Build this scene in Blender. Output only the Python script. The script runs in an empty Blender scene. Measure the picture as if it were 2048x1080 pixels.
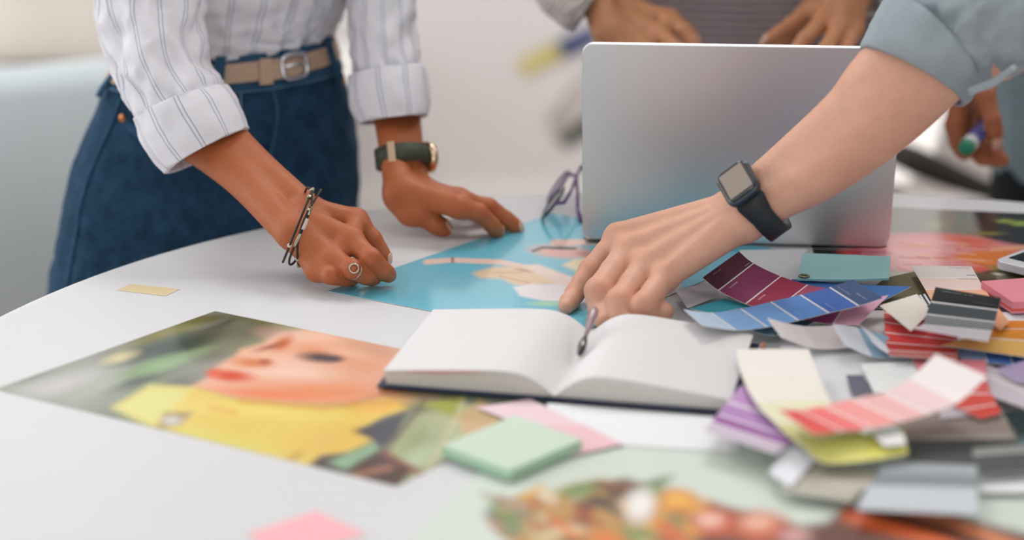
import bpy, math, random
import numpy as np
from mathutils import noise as mnoise, Vector
from mathutils.bvhtree import BVHTree

# ------------------------------------------------------------------ camera, world, lights, exposure
TZ = 0.80                                   # table top height
FPX = 2048 * 75.0 / 36.0
TH = math.radians(17.04)
HC = 0.601                                  # lens height above the table top
CAM = np.array([0.0, 0.0, TZ + HC])
FW = np.array([0, math.cos(TH), -math.sin(TH)])
UP = np.array([0, math.sin(TH), math.cos(TH)])
RT = np.array([1.0, 0, 0])
sc = bpy.context.scene
C = sc.collection

cam = bpy.data.cameras.new('camera')
cam.lens = 75.0
cam.sensor_width = 36.0
cam.clip_start = 0.05
cam.dof.use_dof = True
cam.dof.focus_distance = 1.97
cam.dof.aperture_fstop = 2.15
camo = bpy.data.objects.new('camera', cam)
camo.location = CAM
camo.rotation_euler = (math.pi / 2 - TH, 0, 0)
C.objects.link(camo)
sc.camera = camo

world = bpy.data.worlds.new('world')
sc.world = world
world.use_nodes = True
world.node_tree.nodes['Background'].inputs[0].default_value = (0.93, 0.96, 1.0, 1)
world.node_tree.nodes['Background'].inputs[1].default_value = 0.6

def area(name, loc, target, sx, sy, power, col=(1, 1, 1)):
    l = bpy.data.lights.new(name, 'AREA')
    l.shape = 'RECTANGLE'; l.size = sx; l.size_y = sy; l.energy = power; l.color = col
    o = bpy.data.objects.new(name, l)
    o.location = loc
    d = Vector(target) - Vector(loc)
    o.rotation_euler = d.to_track_quat('-Z', 'Y').to_euler()
    C.objects.link(o)
    return o
area('daylight_left_window', (-3.5, 2.9, 1.7), (0, 2.6, 0.8), 3.4, 1.9, 56, (0.97, 0.985, 1.0))
area('daylight_front_window', (0.2, -2.4, 1.8), (0.2, 2.0, 1.0), 4.4, 1.9, 24, (0.97, 0.985, 1.0))
sc.view_settings.view_transform = 'Standard'
sc.view_settings.look = 'None'
sc.view_settings.exposure = 0.14
sc.view_settings.gamma = 1.0
sc.view_settings.use_curve_mapping = False

random.seed(7)
rng = np.random.default_rng(7)

# ------------------------------------------------------------------ measuring helpers (photo measurement -> metres)
def ray(x, y):
    return FW + RT * ((x - 1024) / FPX) - UP * ((y - 540) / FPX)
def U(x, y, h=0.0):
    r = ray(x, y); return CAM + r * ((HC - h) / -r[2])
def D(x, y, d):
    return CAM + ray(x, y) * d
def PXY(p):
    q = np.asarray(p) - CAM
    z = q @ FW
    return 1024 + FPX * (q @ RT) / z, 540 - FPX * (q @ UP) / z
def nrm(v):
    v = np.asarray(v, float); return v / (np.linalg.norm(v) + 1e-12)

# ------------------------------------------------------------------ materials
def lin(c):
    if isinstance(c, str):
        c = c.lstrip('#'); c = [int(c[i:i + 2], 16) / 255 for i in (0, 2, 4)]
    return tuple(((v / 12.92) if v <= .04045 else ((v + .055) / 1.055) ** 2.4) for v in c)
MATS = {}
class NT:
    def __init__(s, m): s.t = m.node_tree; s.b = s.t.nodes['Principled BSDF']
    def n(s, typ, **kw):
        q = s.t.nodes.new(typ)
        for k, v in kw.items(): setattr(q, k, v)
        return q
    def l(s, a, b): s.t.links.new(a, b)
    def math(s, op, a, b=None):
        q = s.n('ShaderNodeMath', operation=op)
        for i, v in enumerate((a, b)):
            if v is None: continue
            if isinstance(v, (int, float)): q.inputs[i].default_value = v
            else: s.l(v, q.inputs[i])
        return q.outputs[0]
    def mix(s, fac, a, b, blend='MIX'):
        q = s.n('ShaderNodeMix', data_type='RGBA', blend_type=blend)
        for i, v in ((0, fac), (6, a), (7, b)):
            if isinstance(v, (int, float)): q.inputs[i].default_value = v
            elif isinstance(v, tuple): q.inputs[i].default_value = (*v[:3], 1)
            else: s.l(v, q.inputs[i])
        return q.outputs[2]
    def noise(s, scale, detail=3, rough=.5, coord='Object'):
        tc = s.n('ShaderNodeTexCoord'); q = s.n('ShaderNodeTexNoise')
        q.inputs['Scale'].default_value = scale; q.inputs['Detail'].default_value = detail
        q.inputs['Roughness'].default_value = rough
        s.l(tc.outputs[coord], q.inputs['Vector']); return q.outputs['Fac']
    def bump(s, h, strength, dist):
        q = s.n('ShaderNodeBump'); q.inputs['Strength'].default_value = strength
        q.inputs['Distance'].default_value = dist
        s.l(h, q.inputs['Height']); s.l(q.outputs[0], s.b.inputs['Normal'])
def newmat(name):
    m = bpy.data.materials.new(name); m.use_nodes = True; return m, NT(m)
def mat(name, col, rough=.5, metal=0., var=.04, vscale=40, bump=0., bscale=400, coat=0., spec=.5, trans=0., sss=0.):
    key = (name, str(col))
    if key in MATS: return MATS[key]
    m, n = newmat(name); b = n.b; c = lin(col)
    f = n.noise(vscale)
    n.l(n.mix(f, tuple(max(0, v * (1 - var)) for v in c), tuple(min(1, v * (1 + var)) for v in c)), b.inputs['Base Color'])
    b.inputs['Roughness'].default_value = rough; b.inputs['Metallic'].default_value = metal
    b.inputs['Coat Weight'].default_value = coat; b.inputs['Coat Roughness'].default_value = .12
    b.inputs['Specular IOR Level'].default_value = spec
    b.inputs['Transmission Weight'].default_value = trans
    if bump: n.bump(n.noise(bscale), bump, .001)
    MATS[key] = m; return m
def mat_print(name, rough=.3, coat=.65):
    if name in MATS: return MATS[name]
    m, n = newmat(name)
    a = n.n('ShaderNodeVertexColor', layer_name='Col')
    n.l(a.outputs[0], n.b.inputs['Base Color'])
    n.b.inputs['Roughness'].default_value = rough; n.b.inputs['Coat Weight'].default_value = coat
    n.b.inputs['Coat Roughness'].default_value = .1
    MATS[name] = m; return m
def mat_skin(name, col, red):
    m, n = newmat(name); c = lin(col); r = lin(red)
    f = n.noise(60, 4, .6); g = n.noise(14, 2)
    base = n.mix(f, tuple(v * .84 for v in c), tuple(min(1, v * 1.12) for v in c))
    base = n.mix(n.math('MULTIPLY', g, .5), base, r)
    a = n.n('ShaderNodeVertexColor', layer_name='Tint')
    base = n.mix(n.math('MULTIPLY', a.outputs[0], .55), base, r)
    n.l(base, n.b.inputs['Base Color'])
    n.b.inputs['Roughness'].default_value = .48
    n.b.inputs['Specular IOR Level'].default_value = .4
    n.b.inputs['Subsurface Weight'].default_value = .18
    n.b.inputs['Subsurface Radius'].default_value = (.012, .005, .003)
    n.b.inputs['Subsurface Scale'].default_value = .6
    h = n.math('ADD', n.math('MULTIPLY', n.noise(900, 2), .5), n.noise(220, 4, .7))
    n.bump(h, .55, .0010)
    return m
def mat_stripe(name, col, line, pitch=.034, noise_v=.03):
    m, n = newmat(name)
    uv = n.n('ShaderNodeUVMap', uv_map='UVMap'); sp = n.n('ShaderNodeSeparateXYZ'); n.l(uv.outputs[0], sp.inputs[0])
    wob = n.math('MULTIPLY', n.math('SUBTRACT', n.noise(18, 1), .5), .1)
    fr = n.math('FRACT', n.math('ADD', n.math('DIVIDE', sp.outputs[0], pitch), wob))
    l1 = n.math('LESS_THAN', n.math('ABSOLUTE', n.math('SUBTRACT', fr, .45)), .018)
    l2 = n.math('LESS_THAN', n.math('ABSOLUTE', n.math('SUBTRACT', fr, .585)), .018)
    k = n.math('MULTIPLY', n.math('ADD', l1, l2), .75)
    c = lin(col)
    n.l(n.mix(k, c, lin(line)), n.b.inputs['Base Color'])
    n.b.inputs['Roughness'].default_value = .85
    n.b.inputs['Specular IOR Level'].default_value = .15
    n.bump(n.noise(700, 2), .25, .0008)
    return m
def mat_fabric(name, col, col2, weave=900, rough=.9, patch=9, bump=.4):
    m, n = newmat(name)
    f = n.noise(patch, 5, .65); g = n.noise(weave, 2)
    mr = n.n('ShaderNodeMapRange'); mr.inputs[1].default_value = .22; mr.inputs[2].default_value = .80; n.l(f, mr.inputs[0])
    base = n.mix(mr.outputs[0], lin(col), lin(col2))
    n.l(n.mix(n.math('MULTIPLY', g, .35), base, tuple(v * .6 for v in lin(col))), n.b.inputs['Base Color'])
    n.b.inputs['Roughness'].default_value = rough; n.b.inputs['Specular IOR Level'].default_value = .15
    n.bump(g, bump, .001)
    return m
def mat_knit(name, col, col2):
    m, n = newmat(name)
    uv = n.n('ShaderNodeUVMap', uv_map='UVMap')
    mp = n.n('ShaderNodeMapping'); n.l(uv.outputs[0], mp.inputs[0])
    w = n.n('ShaderNodeTexWave', wave_type='BANDS', bands_direction='Y', wave_profile='SIN')
    w.inputs['Scale'].default_value = 34; w.inputs['Distortion'].default_value = .5
    n.l(mp.outputs[0], w.inputs[0])
    w2 = n.n('ShaderNodeTexWave', wave_type='BANDS', bands_direction='X', wave_profile='SIN')
    w2.inputs['Scale'].default_value = 44; n.l(mp.outputs[0], w2.inputs[0])
    h = n.math('ADD', n.math('MULTIPLY', w2.outputs['Fac'], .35), w.outputs['Fac'])
    n.l(n.mix(n.math('MULTIPLY', h, .75), lin(col2), lin(col)), n.b.inputs['Base Color'])
    n.b.inputs['Roughness'].default_value = .95; n.b.inputs['Specular IOR Level'].default_value = .1
    n.bump(h, .8, .003)
    return m
def mat_glass(name, col='#ffffff'):
    m, n = newmat(name)
    n.b.inputs['Base Color'].default_value = (*lin(col), 1); n.b.inputs['Roughness'].default_value = .02
    n.b.inputs['Transmission Weight'].default_value = 1.0; n.b.inputs['IOR'].default_value = 1.2
    n.b.inputs['Alpha'].default_value = .35
    return m

# ------------------------------------------------------------------ object helpers
WLOC = {}
def tag(o, label=None, cat=None, group=None, kind=None):
    if label: o['label'] = label
    if cat: o['category'] = cat
    if group: o['group'] = group
    if kind: o['kind'] = kind
    return o
def empty(name, loc, label=None, cat=None, group=None):
    o = bpy.data.objects.new(name, None); o.location = loc; o.empty_display_size = .05
    C.objects.link(o); WLOC[o] = np.array(loc, float)
    return tag(o, label, cat, group)
def obj(name, verts, faces, m, parent=None, smooth=False, uv=None, mi=None, col=None, colname='Col'):
    v = np.asarray(verts, float).reshape(-1, 3)
    if parent is None:
        org = np.array([v[:, 0].mean(), v[:, 1].mean(), v[:, 2].min()])
    else:
        org = WLOC[parent]
    me = bpy.data.meshes.new(name)
    me.from_pydata((v - org).tolist(), [], faces if isinstance(faces, list) else faces.tolist())
    ms = m if isinstance(m, list) else [m]
    for q in ms: me.materials.append(q)
    if mi is not None: me.polygons.foreach_set('material_index', np.asarray(mi, np.int32))
    if smooth: me.polygons.foreach_set('use_smooth', np.ones(len(me.polygons), bool))
    if uv is not None:
        l = me.uv_layers.new(name='UVMap')
        li = np.empty(len(me.loops), np.int32); me.loops.foreach_get('vertex_index', li)
        l.data.foreach_set('uv', np.asarray(uv, np.float32)[li].ravel())
    if col is not None:
        ca = me.color_attributes.new(colname, 'FLOAT_COLOR', 'POINT')
        cc = np.ones((len(v), 4), np.float32); cc[:, :3] = col
        ca.data.foreach_set('color', cc.ravel())
    me.update()
    o = bpy.data.objects.new(name, me); C.objects.link(o)
    if parent is None: o.location = org
    else: o.parent = parent
    WLOC[o] = org
    return o
class MB:
    """collects simple solids for ONE part"""
    def __init__(s): s.v = []; s.f = []
    def add(s, v, f):
        k = len(s.v); s.v += [tuple(p) for p in v]; s.f += [tuple(i + k for i in q) for q in f]; return s
    def box(s, c, e1, e2, e3):
        c, e1, e2, e3 = (np.asarray(q, float) for q in (c, e1, e2, e3))
        v = [c + a * e1 + b * e2 + d * e3 for d in (-1, 1) for b in (-1, 1) for a in (-1, 1)]
        return s.add(v, [(0, 2, 3, 1), (4, 5, 7, 6), (0, 1, 5, 4), (2, 6, 7, 3), (0, 4, 6, 2), (1, 3, 7, 5)])
    def abox(s, mn, mx):
        mn = np.array(mn, float); mx = np.array(mx, float); h = (mx - mn) / 2
        return s.box((mn + mx) / 2, (h[0], 0, 0), (0, h[1], 0), (0, 0, h[2]))
    def tube(s, pts, r, n=8, closed=False):
        pts = np.asarray(pts, float); rs = np.broadcast_to(np.asarray(r, float), (len(pts),))
        L = len(pts); rings = []; ref = None
        for i in range(L):
            a = pts[(i - 1) % L] if (closed or i > 0) else pts[i]; b = pts[(i + 1) % L] if (closed or i < L - 1) else pts[i]
            t = nrm(b - a)
            if ref is None:
                ref = np.array([0, 0, 1.]) if abs(t[2]) < .9 else np.array([1., 0, 0])
            e1 = nrm(ref - t * (ref @ t)); e2 = np.cross(t, e1); ref = e1
            rings.append([pts[i] + rs[i] * (math.cos(q) * e1 + math.sin(q) * e2) for q in np.arange(n) * 2 * math.pi / n])
        v = [p for q in rings for p in q]; f = []
        for i in range(L if closed else L - 1):
            for j in range(n):
                a, b = i * n + j, i * n + (j + 1) % n; c, d = ((i + 1) % L) * n + (j + 1) % n, ((i + 1) % L) * n + j
                f.append((a, b, c, d))
        if not closed: f += [tuple(range(n))[::-1], tuple(range((L - 1) * n, L * n))]
        return s.add(v, f)
    def prism(s, poly, vec):
        poly = [np.asarray(p, float) for p in poly]; vec = np.asarray(vec, float); n = len(poly)
        v = poly + [p + vec for p in poly]
        return s.add(v, [tuple(range(n))[::-1], tuple(range(n, 2 * n))] + [(i, (i + 1) % n, n + (i + 1) % n, n + i) for i in range(n)])
    def build(s, name, m, parent=None, smooth=False, bevel=0, **kw):
        o = obj(name, s.v, s.f, m, parent, smooth, **kw)
        if bevel:
            b = o.modifiers.new('bevel', 'BEVEL'); b.width = bevel; b.segments = 3; b.limit_method = 'ANGLE'
        return o
def catmull(P, ts):
    P = np.asarray(P, float); n = len(P)
    out = []
    for t in ts:
        i = min(int(t), n - 2); u = t - i
        p1, p2 = P[i], P[i + 1]
        p0 = P[i - 1] if i > 0 else 2 * p1 - p2
        p3 = P[i + 2] if i + 2 < n else 2 * p2 - p1
        out.append(.5 * (2 * p1 + (p2 - p0) * u + (2 * p0 - 5 * p1 + 4 * p2 - p3) * u * u + (3 * p1 - p0 - 3 * p2 + p3) * u ** 3))
    return np.array(out)
def rrect(w, h, r, n=6):
    pts = []
    for cx, cy, a0 in ((w / 2 - r, h / 2 - r, 0), (-w / 2 + r, h / 2 - r, 90), (-w / 2 + r, -h / 2 + r, 180), (w / 2 - r, -h / 2 + r, 270)):
        for i in range(n + 1):
            a = math.radians(a0 + 90 * i / n); pts.append((cx + r * math.cos(a), cy + r * math.sin(a)))
    return pts
def loft(rings, m, name, parent, disp=None, sub=5, seg=72, cap=False, u0=0., smooth=True, uscale=None, thick=0.):
    """rings: list of (centre, A, B) -> ellipse-like tube; disp(phi, v) gives metres outward"""
    K = len(rings); ts = np.linspace(0, K - 1, (K - 1) * sub + 1)
    Cc = catmull([r[0] for r in rings], ts); A = catmull([r[1] for r in rings], ts); B = catmull([r[2] for r in rings], ts)
    phi = np.arange(seg + 1) / seg * 2 * math.pi
    dirv = A[:, None, :] * np.cos(phi)[None, :, None] + B[:, None, :] * np.sin(phi)[None, :, None]
    V = Cc[:, None, :] + dirv
    if disp is not None:
        un = dirv / (np.linalg.norm(dirv, axis=2, keepdims=True) + 1e-9)
        V = V + un * disp(phi[None, :] * np.ones((len(ts), 1)), (ts[:, None] / (K - 1)) * np.ones((1, seg + 1)))[..., None]
    R = float(np.mean(np.linalg.norm(dirv, axis=2))) if uscale is None else uscale
    uv = np.stack([phi[None, :] * R * np.ones((len(ts), 1)) + u0, np.repeat(np.cumsum(np.r_[0, np.linalg.norm(np.diff(Cc, axis=0), axis=1)])[:, None], seg + 1, 1)], -1)
    n = seg + 1; f = []
    for i in range(len(ts) - 1):
        for j in range(seg):
            f.append((i * n + j, i * n + j + 1, (i + 1) * n + j + 1, (i + 1) * n + j))
    if cap:
        f.append(tuple(range(seg))[::-1]); f.append(tuple((len(ts) - 1) * n + j for j in range(seg)))
    o = obj(name, V.reshape(-1, 3), f, m, parent, smooth, uv=uv.reshape(-1, 2))
    if thick:
        s = o.modifiers.new('thickness', 'SOLIDIFY'); s.thickness = thick; s.offset = -1
    return o
def ringpx(cx, cy, d, ax, ay, bd, tilt=0.):
    """ring centre at a measured point, one half-axis measured in the picture plane, the other along the view, in metres"""
    A = (RT * ax - UP * ay) * d / FPX
    B = -FW * bd + UP * tilt
    return D(cx, cy, d), A, B

# ------------------------------------------------------------------ organic surfaces: smooth union of tapered capsules, meshed by surface nets
def smin(a, b, k):
    h = np.maximum(k - np.abs(a - b), 0) / k
    return np.minimum(a, b) - h * h * k * .25
def sdcone(P, a, b, ra, rb):
    ba = (b - a).astype(np.float32); pa = P - a.astype(np.float32)
    t = np.clip((pa @ ba) / max(float(ba @ ba), 1e-12), 0, 1)
    return np.sqrt(((pa - t[..., None] * ba) ** 2).sum(-1)) - (ra + (rb - ra) * t)
def organic(base, chains, vox):
    """base: [(a,b,ra,rb,k)]; chains: [([(p,r),...], k)]; returns verts, quads"""
    lo = np.full(3, 1e9); hi = -lo
    base = [q if len(q) == 3 else ([q[0], q[1]], [q[2], q[3]], q[4]) for q in base]
    for ps, rr, k in base:
        a, b = np.min(ps, 0), np.max(ps, 0); m = max(rr) + .006; lo = np.minimum(lo, np.minimum(a, b) - m); hi = np.maximum(hi, np.maximum(a, b) + m)
    for ch, k in chains:
        for p, r in ch: lo = np.minimum(lo, p - r - .006); hi = np.maximum(hi, p + r + .006)
    n = np.ceil((hi - lo) / vox).astype(int) + 2
    F = np.full(n, 1.0, np.float32)
    def box(mn, mx, pad):
        i0 = np.maximum(np.floor((mn - pad - lo) / vox).astype(int), 0); i1 = np.minimum(np.ceil((mx + pad - lo) / vox).astype(int) + 1, n)
        sl = tuple(slice(i0[q], i1[q]) for q in range(3))
        ax = [(np.arange(i0[q], i1[q]) * vox + lo[q]).astype(np.float32) for q in range(3)]
        return sl, np.stack(np.meshgrid(*ax, indexing='ij'), -1)
    for ps, rr, k in base:
        sl, P = box(np.min(ps, 0), np.max(ps, 0), max(rr) + max(.012, k))
        g = None
        for a, b, ra, rb in zip(ps[:-1], ps[1:], rr[:-1], rr[1:]):
            e = sdcone(P, a, b, ra, rb); g = e if g is None else np.minimum(g, e)
        F[sl] = smin(F[sl], g, k)
    B0 = F.copy()
    for ch, k in chains:
        ps = np.array([p for p, r in ch]); rm = max(r for p, r in ch)
        sl, P = box(ps.min(0), ps.max(0), rm + max(.012, k))
        fi = None
        for (p, r), (q, s) in zip(ch[:-1], ch[1:]):
            g = sdcone(P, p, q, r, s)
            fi = g if fi is None else smin(fi, g, .004)
        F[sl] = np.minimum(F[sl], smin(B0[sl], fi, k))
    S = F < 0
    cnt = np.zeros(np.array(F.shape) - 1, np.uint8)
    corners = [(i, j, k) for i in (0, 1) for j in (0, 1) for k in (0, 1)]
    sh = cnt.shape
    for c in corners: cnt += S[c[0]:c[0] + sh[0], c[1]:c[1] + sh[1], c[2]:c[2] + sh[2]]
    act = (cnt > 0) & (cnt < 8)
    I = np.argwhere(act); idx = np.full(sh, -1, np.int32); idx[act] = np.arange(len(I))
    acc = np.zeros((len(I), 3)); num = np.zeros(len(I))
    for c0 in corners:
        for q in range(3):
            if c0[q]: continue
            c1 = list(c0); c1[q] = 1
            v0 = F[I[:, 0] + c0[0], I[:, 1] + c0[1], I[:, 2] + c0[2]]; v1 = F[I[:, 0] + c1[0], I[:, 1] + c1[1], I[:, 2] + c1[2]]
            m = (v0 < 0) != (v1 < 0)
            t = np.where(m, v0 / np.where(m, v0 - v1, 1), 0)
            p = np.array(c0)[None, :] + t[:, None] * (np.array(c1) - np.array(c0))[None, :]
            acc[m] += p[m]; num += m
    V = (I + acc / num[:, None]) * vox + lo
    quads = []
    for q in range(3):
        a, b = (q + 1) % 3, (q + 2) % 3
        s0 = [slice(None)] * 3; s1 = [slice(None)] * 3; s0[q] = slice(0, -1); s1[q] = slice(1, None)
        E = np.argwhere(S[tuple(s0)] != S[tuple(s1)])
        E = E[(E[:, a] > 0) & (E[:, b] > 0) & (E[:, a] < sh[a]) & (E[:, b] < sh[b])]
        fl = S[E[:, 0], E[:, 1], E[:, 2]]
        def cell(da, db):
            G = E.copy(); G[:, a] -= da; G[:, b] -= db; return idx[G[:, 0], G[:, 1], G[:, 2]]
        Q = np.stack([cell(1, 1), cell(0, 1), cell(0, 0), cell(1, 0)], 1)
        Q[~fl] = Q[~fl][:, ::-1]
        quads.append(Q)
    Q = np.concatenate(quads); Q = Q[(Q >= 0).all(1)]
    # two light smoothing passes
    for _ in range(2):
        s = np.zeros_like(V); c = np.zeros(len(V))
        for i in range(4):
            np.add.at(s, Q[:, i], V[Q[:, (i + 1) % 4]]); np.add.at(c, Q[:, i], 1)
            np.add.at(s, Q[:, i], V[Q[:, (i - 1) % 4]]); np.add.at(c, Q[:, i], 1)
        V = V * .5 + .5 * s / np.maximum(c, 1)[:, None]
    return V, Q
def join(parts):
    vs, qs, k = [], [], 0
    for V, Q in parts:
        vs.append(V); qs.append(Q + k); k += len(V)
    return np.concatenate(vs), np.concatenate(qs)
def tint(V, spots):
    t = np.zeros(len(V))
    for p, r in spots:
        t = np.maximum(t, np.exp(-((V - p) ** 2).sum(1) / (r * r)))
    return np.repeat(t[:, None], 3, 1)
BV = {}
def nail(parent, tip, back, dorsal, w, l, m, fwd=.002):
    """fingernail laid on the skin: tip/back are points on the finger axis, dorsal the nail side"""
    ax = nrm(tip - back); d = nrm(dorsal - ax * (dorsal @ ax)); s = np.cross(ax, d); tip = tip + ax * fwd
    v = []; N = 9
    for i in range(N):
        a = -1 + 2 * i / (N - 1)
        for j in range(N):
            b = -1 + 2 * j / (N - 1)
            ww = w * (1 - .20 * max(0, b) ** 2 - .10 * max(0, -b) ** 3)
            p = tip + ax * (b * l * (1 - .18 * a * a * (1 if b < 0 else 0))) + s * (a * ww)
            hit = BV[parent].ray_cast(Vector(p + d * .02), Vector(-d), .04)[0]
            v.append((np.array(hit) if hit is not None else p) + d * .0007)
    f = [(i * N + j, (i + 1) * N + j, (i + 1) * N + j + 1, i * N + j + 1) for i in range(N - 1) for j in range(N - 1)]
    o = obj('fingernail', v, f, m, parent, True)
    q = o.modifiers.new('thickness', 'SOLIDIFY'); q.thickness = .0007; q.offset = 0
    return o
# ------------------------------------------------------------------ the room
mw = mat('wall_paint', '#d8d3d1', .85, var=.03, vscale=2)
mfl = mat('pale_floor', '#cdc5c1', .5, var=.05, vscale=3)
mce = mat('ceiling_paint', '#eeeeee', .9, var=.02, vscale=2)
mwf = mat('white_window_frame', '#e8e8e8', .4, var=.02)
X0, X1, Y0, Y1, ZC = -3.6, 4.2, -2.6, 5.0, 3.0
def struct(o): o['kind'] = 'structure'; return o
struct(MB().abox((X0 - .1, Y0 - .1, -.1), (X1 + .1, Y1 + .1, 0)).build('floor', mfl))
struct(MB().abox((X0 - .1, Y0 - .1, ZC), (X1 + .1, Y1 + .1, ZC + .1)).build('ceiling', mce))
struct(MB().abox((X0, Y1, 0), (X1, Y1 + .1, ZC)).build('wall_back', mw))
struct(MB().abox((X1, Y0, 0), (X1 + .1, Y1, ZC)).build('wall_right', mw))
wl = MB()
wl.abox((X0 - .1, Y0, 0), (X0, Y1, .7)).abox((X0 - .1, Y0, 2.7), (X0, Y1, ZC)).abox((X0 - .1, Y0, .7), (X0, .8, 2.7)).abox((X0 - .1, 4.6, .7), (X0, Y1, 2.7))
struct(wl.build('wall_left', mw))
wf = MB()
wf.abox((X0, Y0 - .1, 0), (X1, Y0, .8)).abox((X0, Y0 - .1, 2.75), (X1, Y0, ZC)).abox((X0, Y0 - .1, .8), (-2.1, Y0, 2.75)).abox((2.5, Y0 - .1, .8), (X1, Y0, 2.75))
struct(wf.build('wall_front', mw))
for nm, horiz in (('window_1', False), ('window_2', True)):
    fr = MB()
    if horiz:
        for x in (-2.1, -.6, .95, 2.45): fr.abox((x, Y0 - .08, .8), (x + .06, Y0 - .02, 2.75))
        for z in (.8, 2.69): fr.abox((-2.1, Y0 - .08, z), (2.5, Y0 - .02, z + .06))
    else:
        for y in (.8, 2.05, 3.3, 4.54): fr.abox((X0 - .08, y, .7), (X0 - .02, y + .06, 2.7))
        for z in (.7, 2.64): fr.abox((X0 - .08, .8, z), (X0 - .02, 4.6, z + .06))
    struct(fr.build(nm, mwf))
struct(MB().abox((X0, Y1 - .018, 0), (X1, Y1, .09)).build('baseboard_back', mat('skirting', '#e4e0dc', .5, var=.02)))
# unseen ceiling panels, added for overhead fill and a brighter background
m_emit, ne = newmat('fill_diffuser')
ne.b.inputs['Emission Color'].default_value = (1, .99, .98, 1); ne.b.inputs['Emission Strength'].default_value = 1.5
ne.b.inputs['Base Color'].default_value = (.9, .9, .9, 1)
FILLPOS = [(-1.6, .4), (.3, .4), (2.2, .4), (-1.6, 3.3), (.3, 3.3), (2.2, 3.3)]
for i, (lx, ly) in enumerate(FILLPOS):
    where = ['front left', 'front middle', 'front right', 'back left', 'back middle', 'back right'][i]
    r = empty('added_fill_panel', (lx, ly, ZC), 'added square fill panel on the unseen ceiling, %s one of six' % where, 'lamp', 'added ceiling fill panels')
    q = MB()
    for a, b, c, d in ((-.5, -.5, .5, -.46), (-.5, .46, .5, .5), (-.5, -.46, -.46, .46), (.46, -.46, .5, .46)):
        q.abox((lx + a, ly + b, ZC - .06), (lx + c, ly + d, ZC))
    q.build('frame', mwf, r)
    MB().abox((lx - .46, ly - .46, ZC - .04), (lx + .46, ly + .46, ZC - .03)).build('diffuser', m_emit, r)
    area('added_fill_light', (lx, ly, ZC - .07), (lx, ly, 0), .9, .9, 1.5 if ly < 2 else 23, (1, .995, .985))

# ------------------------------------------------------------------ table
TCX, TCY, TA, TB, TN = 0.2326, 1.400, 0.765, 0.870, 2.29
m_table, nt_ = newmat('white_laminate')
nt_.l(nt_.mix(nt_.noise(6), lin('#d0d1d3'), lin('#d5d6d8')), nt_.b.inputs['Base Color'])
nt_.b.inputs['Roughness'].default_value = .38; nt_.b.inputs['Specular IOR Level'].default_value = .30
tb = empty('meeting_table', (TCX, TCY, 0), 'large white oval meeting table covered with prints and paint cards', 'table')
def selli(a, b, n=160):
    return [(TCX + a * math.copysign(abs(math.cos(t)) ** (2 / TN), math.cos(t)), TCY + b * math.copysign(abs(math.sin(t)) ** (2 / TN), math.sin(t))) for t in np.arange(n) * 2 * math.pi / n]
ring = [np.array([(x, y) for x, y in selli(TA - o, TB - o)]) for o in (.012, .004, 0, 0, .004, .02)]
zs = [TZ, TZ - .0015, TZ - .006, TZ - .022, TZ - .026, TZ - .027]
V = []
for rg, z in zip(ring, zs): V += [(x, y, z) for x, y in rg]
nn = 160
Fc = [tuple(range(nn)), tuple(range(5 * nn, 6 * nn))[::-1]]
for i in range(5):
    for j in range(nn): Fc.append((i * nn + j, (i + 1) * nn + j, (i + 1) * nn + (j + 1) % nn, i * nn + (j + 1) % nn))
obj('tabletop', V, Fc, m_table, tb)
m_leg = mat('white_metal', '#dcdcdc', .35, var=.02)
for sx in (-1, 1):
    for sy in (-1, 1):
        MB().tube([(TCX + sx * .42, TCY + sy * .45, TZ - .027), (TCX + sx * .46, TCY + sy * .5, .0)], [.022, .016], 16).build('leg', m_leg, tb, True)

# ------------------------------------------------------------------ flat prints, painted as coloured cells
class Canvas:
    """colour of a print, sampled at points X,Y (measured coordinates of the printed picture)"""
    def __init__(s, X, Y, base): s.X, s.Y = X, Y; s.c = np.tile(np.array(lin(base)), (len(X), 1))
    def blend(s, a, col):
        a = np.clip(a, 0, 1)[:, None]; s.c = s.c * (1 - a) + np.array(lin(col)) * a; return s
    def ell(s, cx, cy, rx, ry, col, rot=0, soft=.35, al=1.):
        r = math.radians(rot); dx, dy = s.X - cx, s.Y - cy
        u = (dx * math.cos(r) + dy * math.sin(r)) / rx; v = (-dx * math.sin(r) + dy * math.cos(r)) / ry
        q = np.sqrt(u * u + v * v)
        return s.blend(al * np.clip((1 + soft - q) / (2 * soft), 0, 1), col)
    def poly(s, pts, col, soft=4., al=1.):
        pts = np.array(pts, float); n = len(pts); ins = np.zeros(len(s.X), bool); dm = np.full(len(s.X), 1e9)
        for i in range(n):
            a, b = pts[i], pts[(i + 1) % n]
            c = ((a[1] > s.Y) != (b[1] > s.Y)) & (s.X < (b[0] - a[0]) * (s.Y - a[1]) / (b[1] - a[1] + 1e-9) + a[0]); ins ^= c
            e = b - a; t = np.clip(((s.X - a[0]) * e[0] + (s.Y - a[1]) * e[1]) / (e @ e + 1e-9), 0, 1)
            dm = np.minimum(dm, np.hypot(s.X - a[0] - t * e[0], s.Y - a[1] - t * e[1]))
        return s.blend(al * np.clip(.5 + np.where(ins, dm, -dm) / (2 * soft), 0, 1), col)
    def line(s, pts, w, col, soft=2., al=1.):
        pts = np.array(pts, float); dm = np.full(len(s.X), 1e9)
        for a, b in zip(pts[:-1], pts[1:]):
            e = b - a; t = np.clip(((s.X - a[0]) * e[0] + (s.Y - a[1]) * e[1]) / (e @ e + 1e-9), 0, 1)
            dm = np.minimum(dm, np.hypot(s.X - a[0] - t * e[0], s.Y - a[1] - t * e[1]))
        return s.blend(al * np.clip(.5 + (w - dm) / (2 * soft), 0, 1), col)
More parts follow.
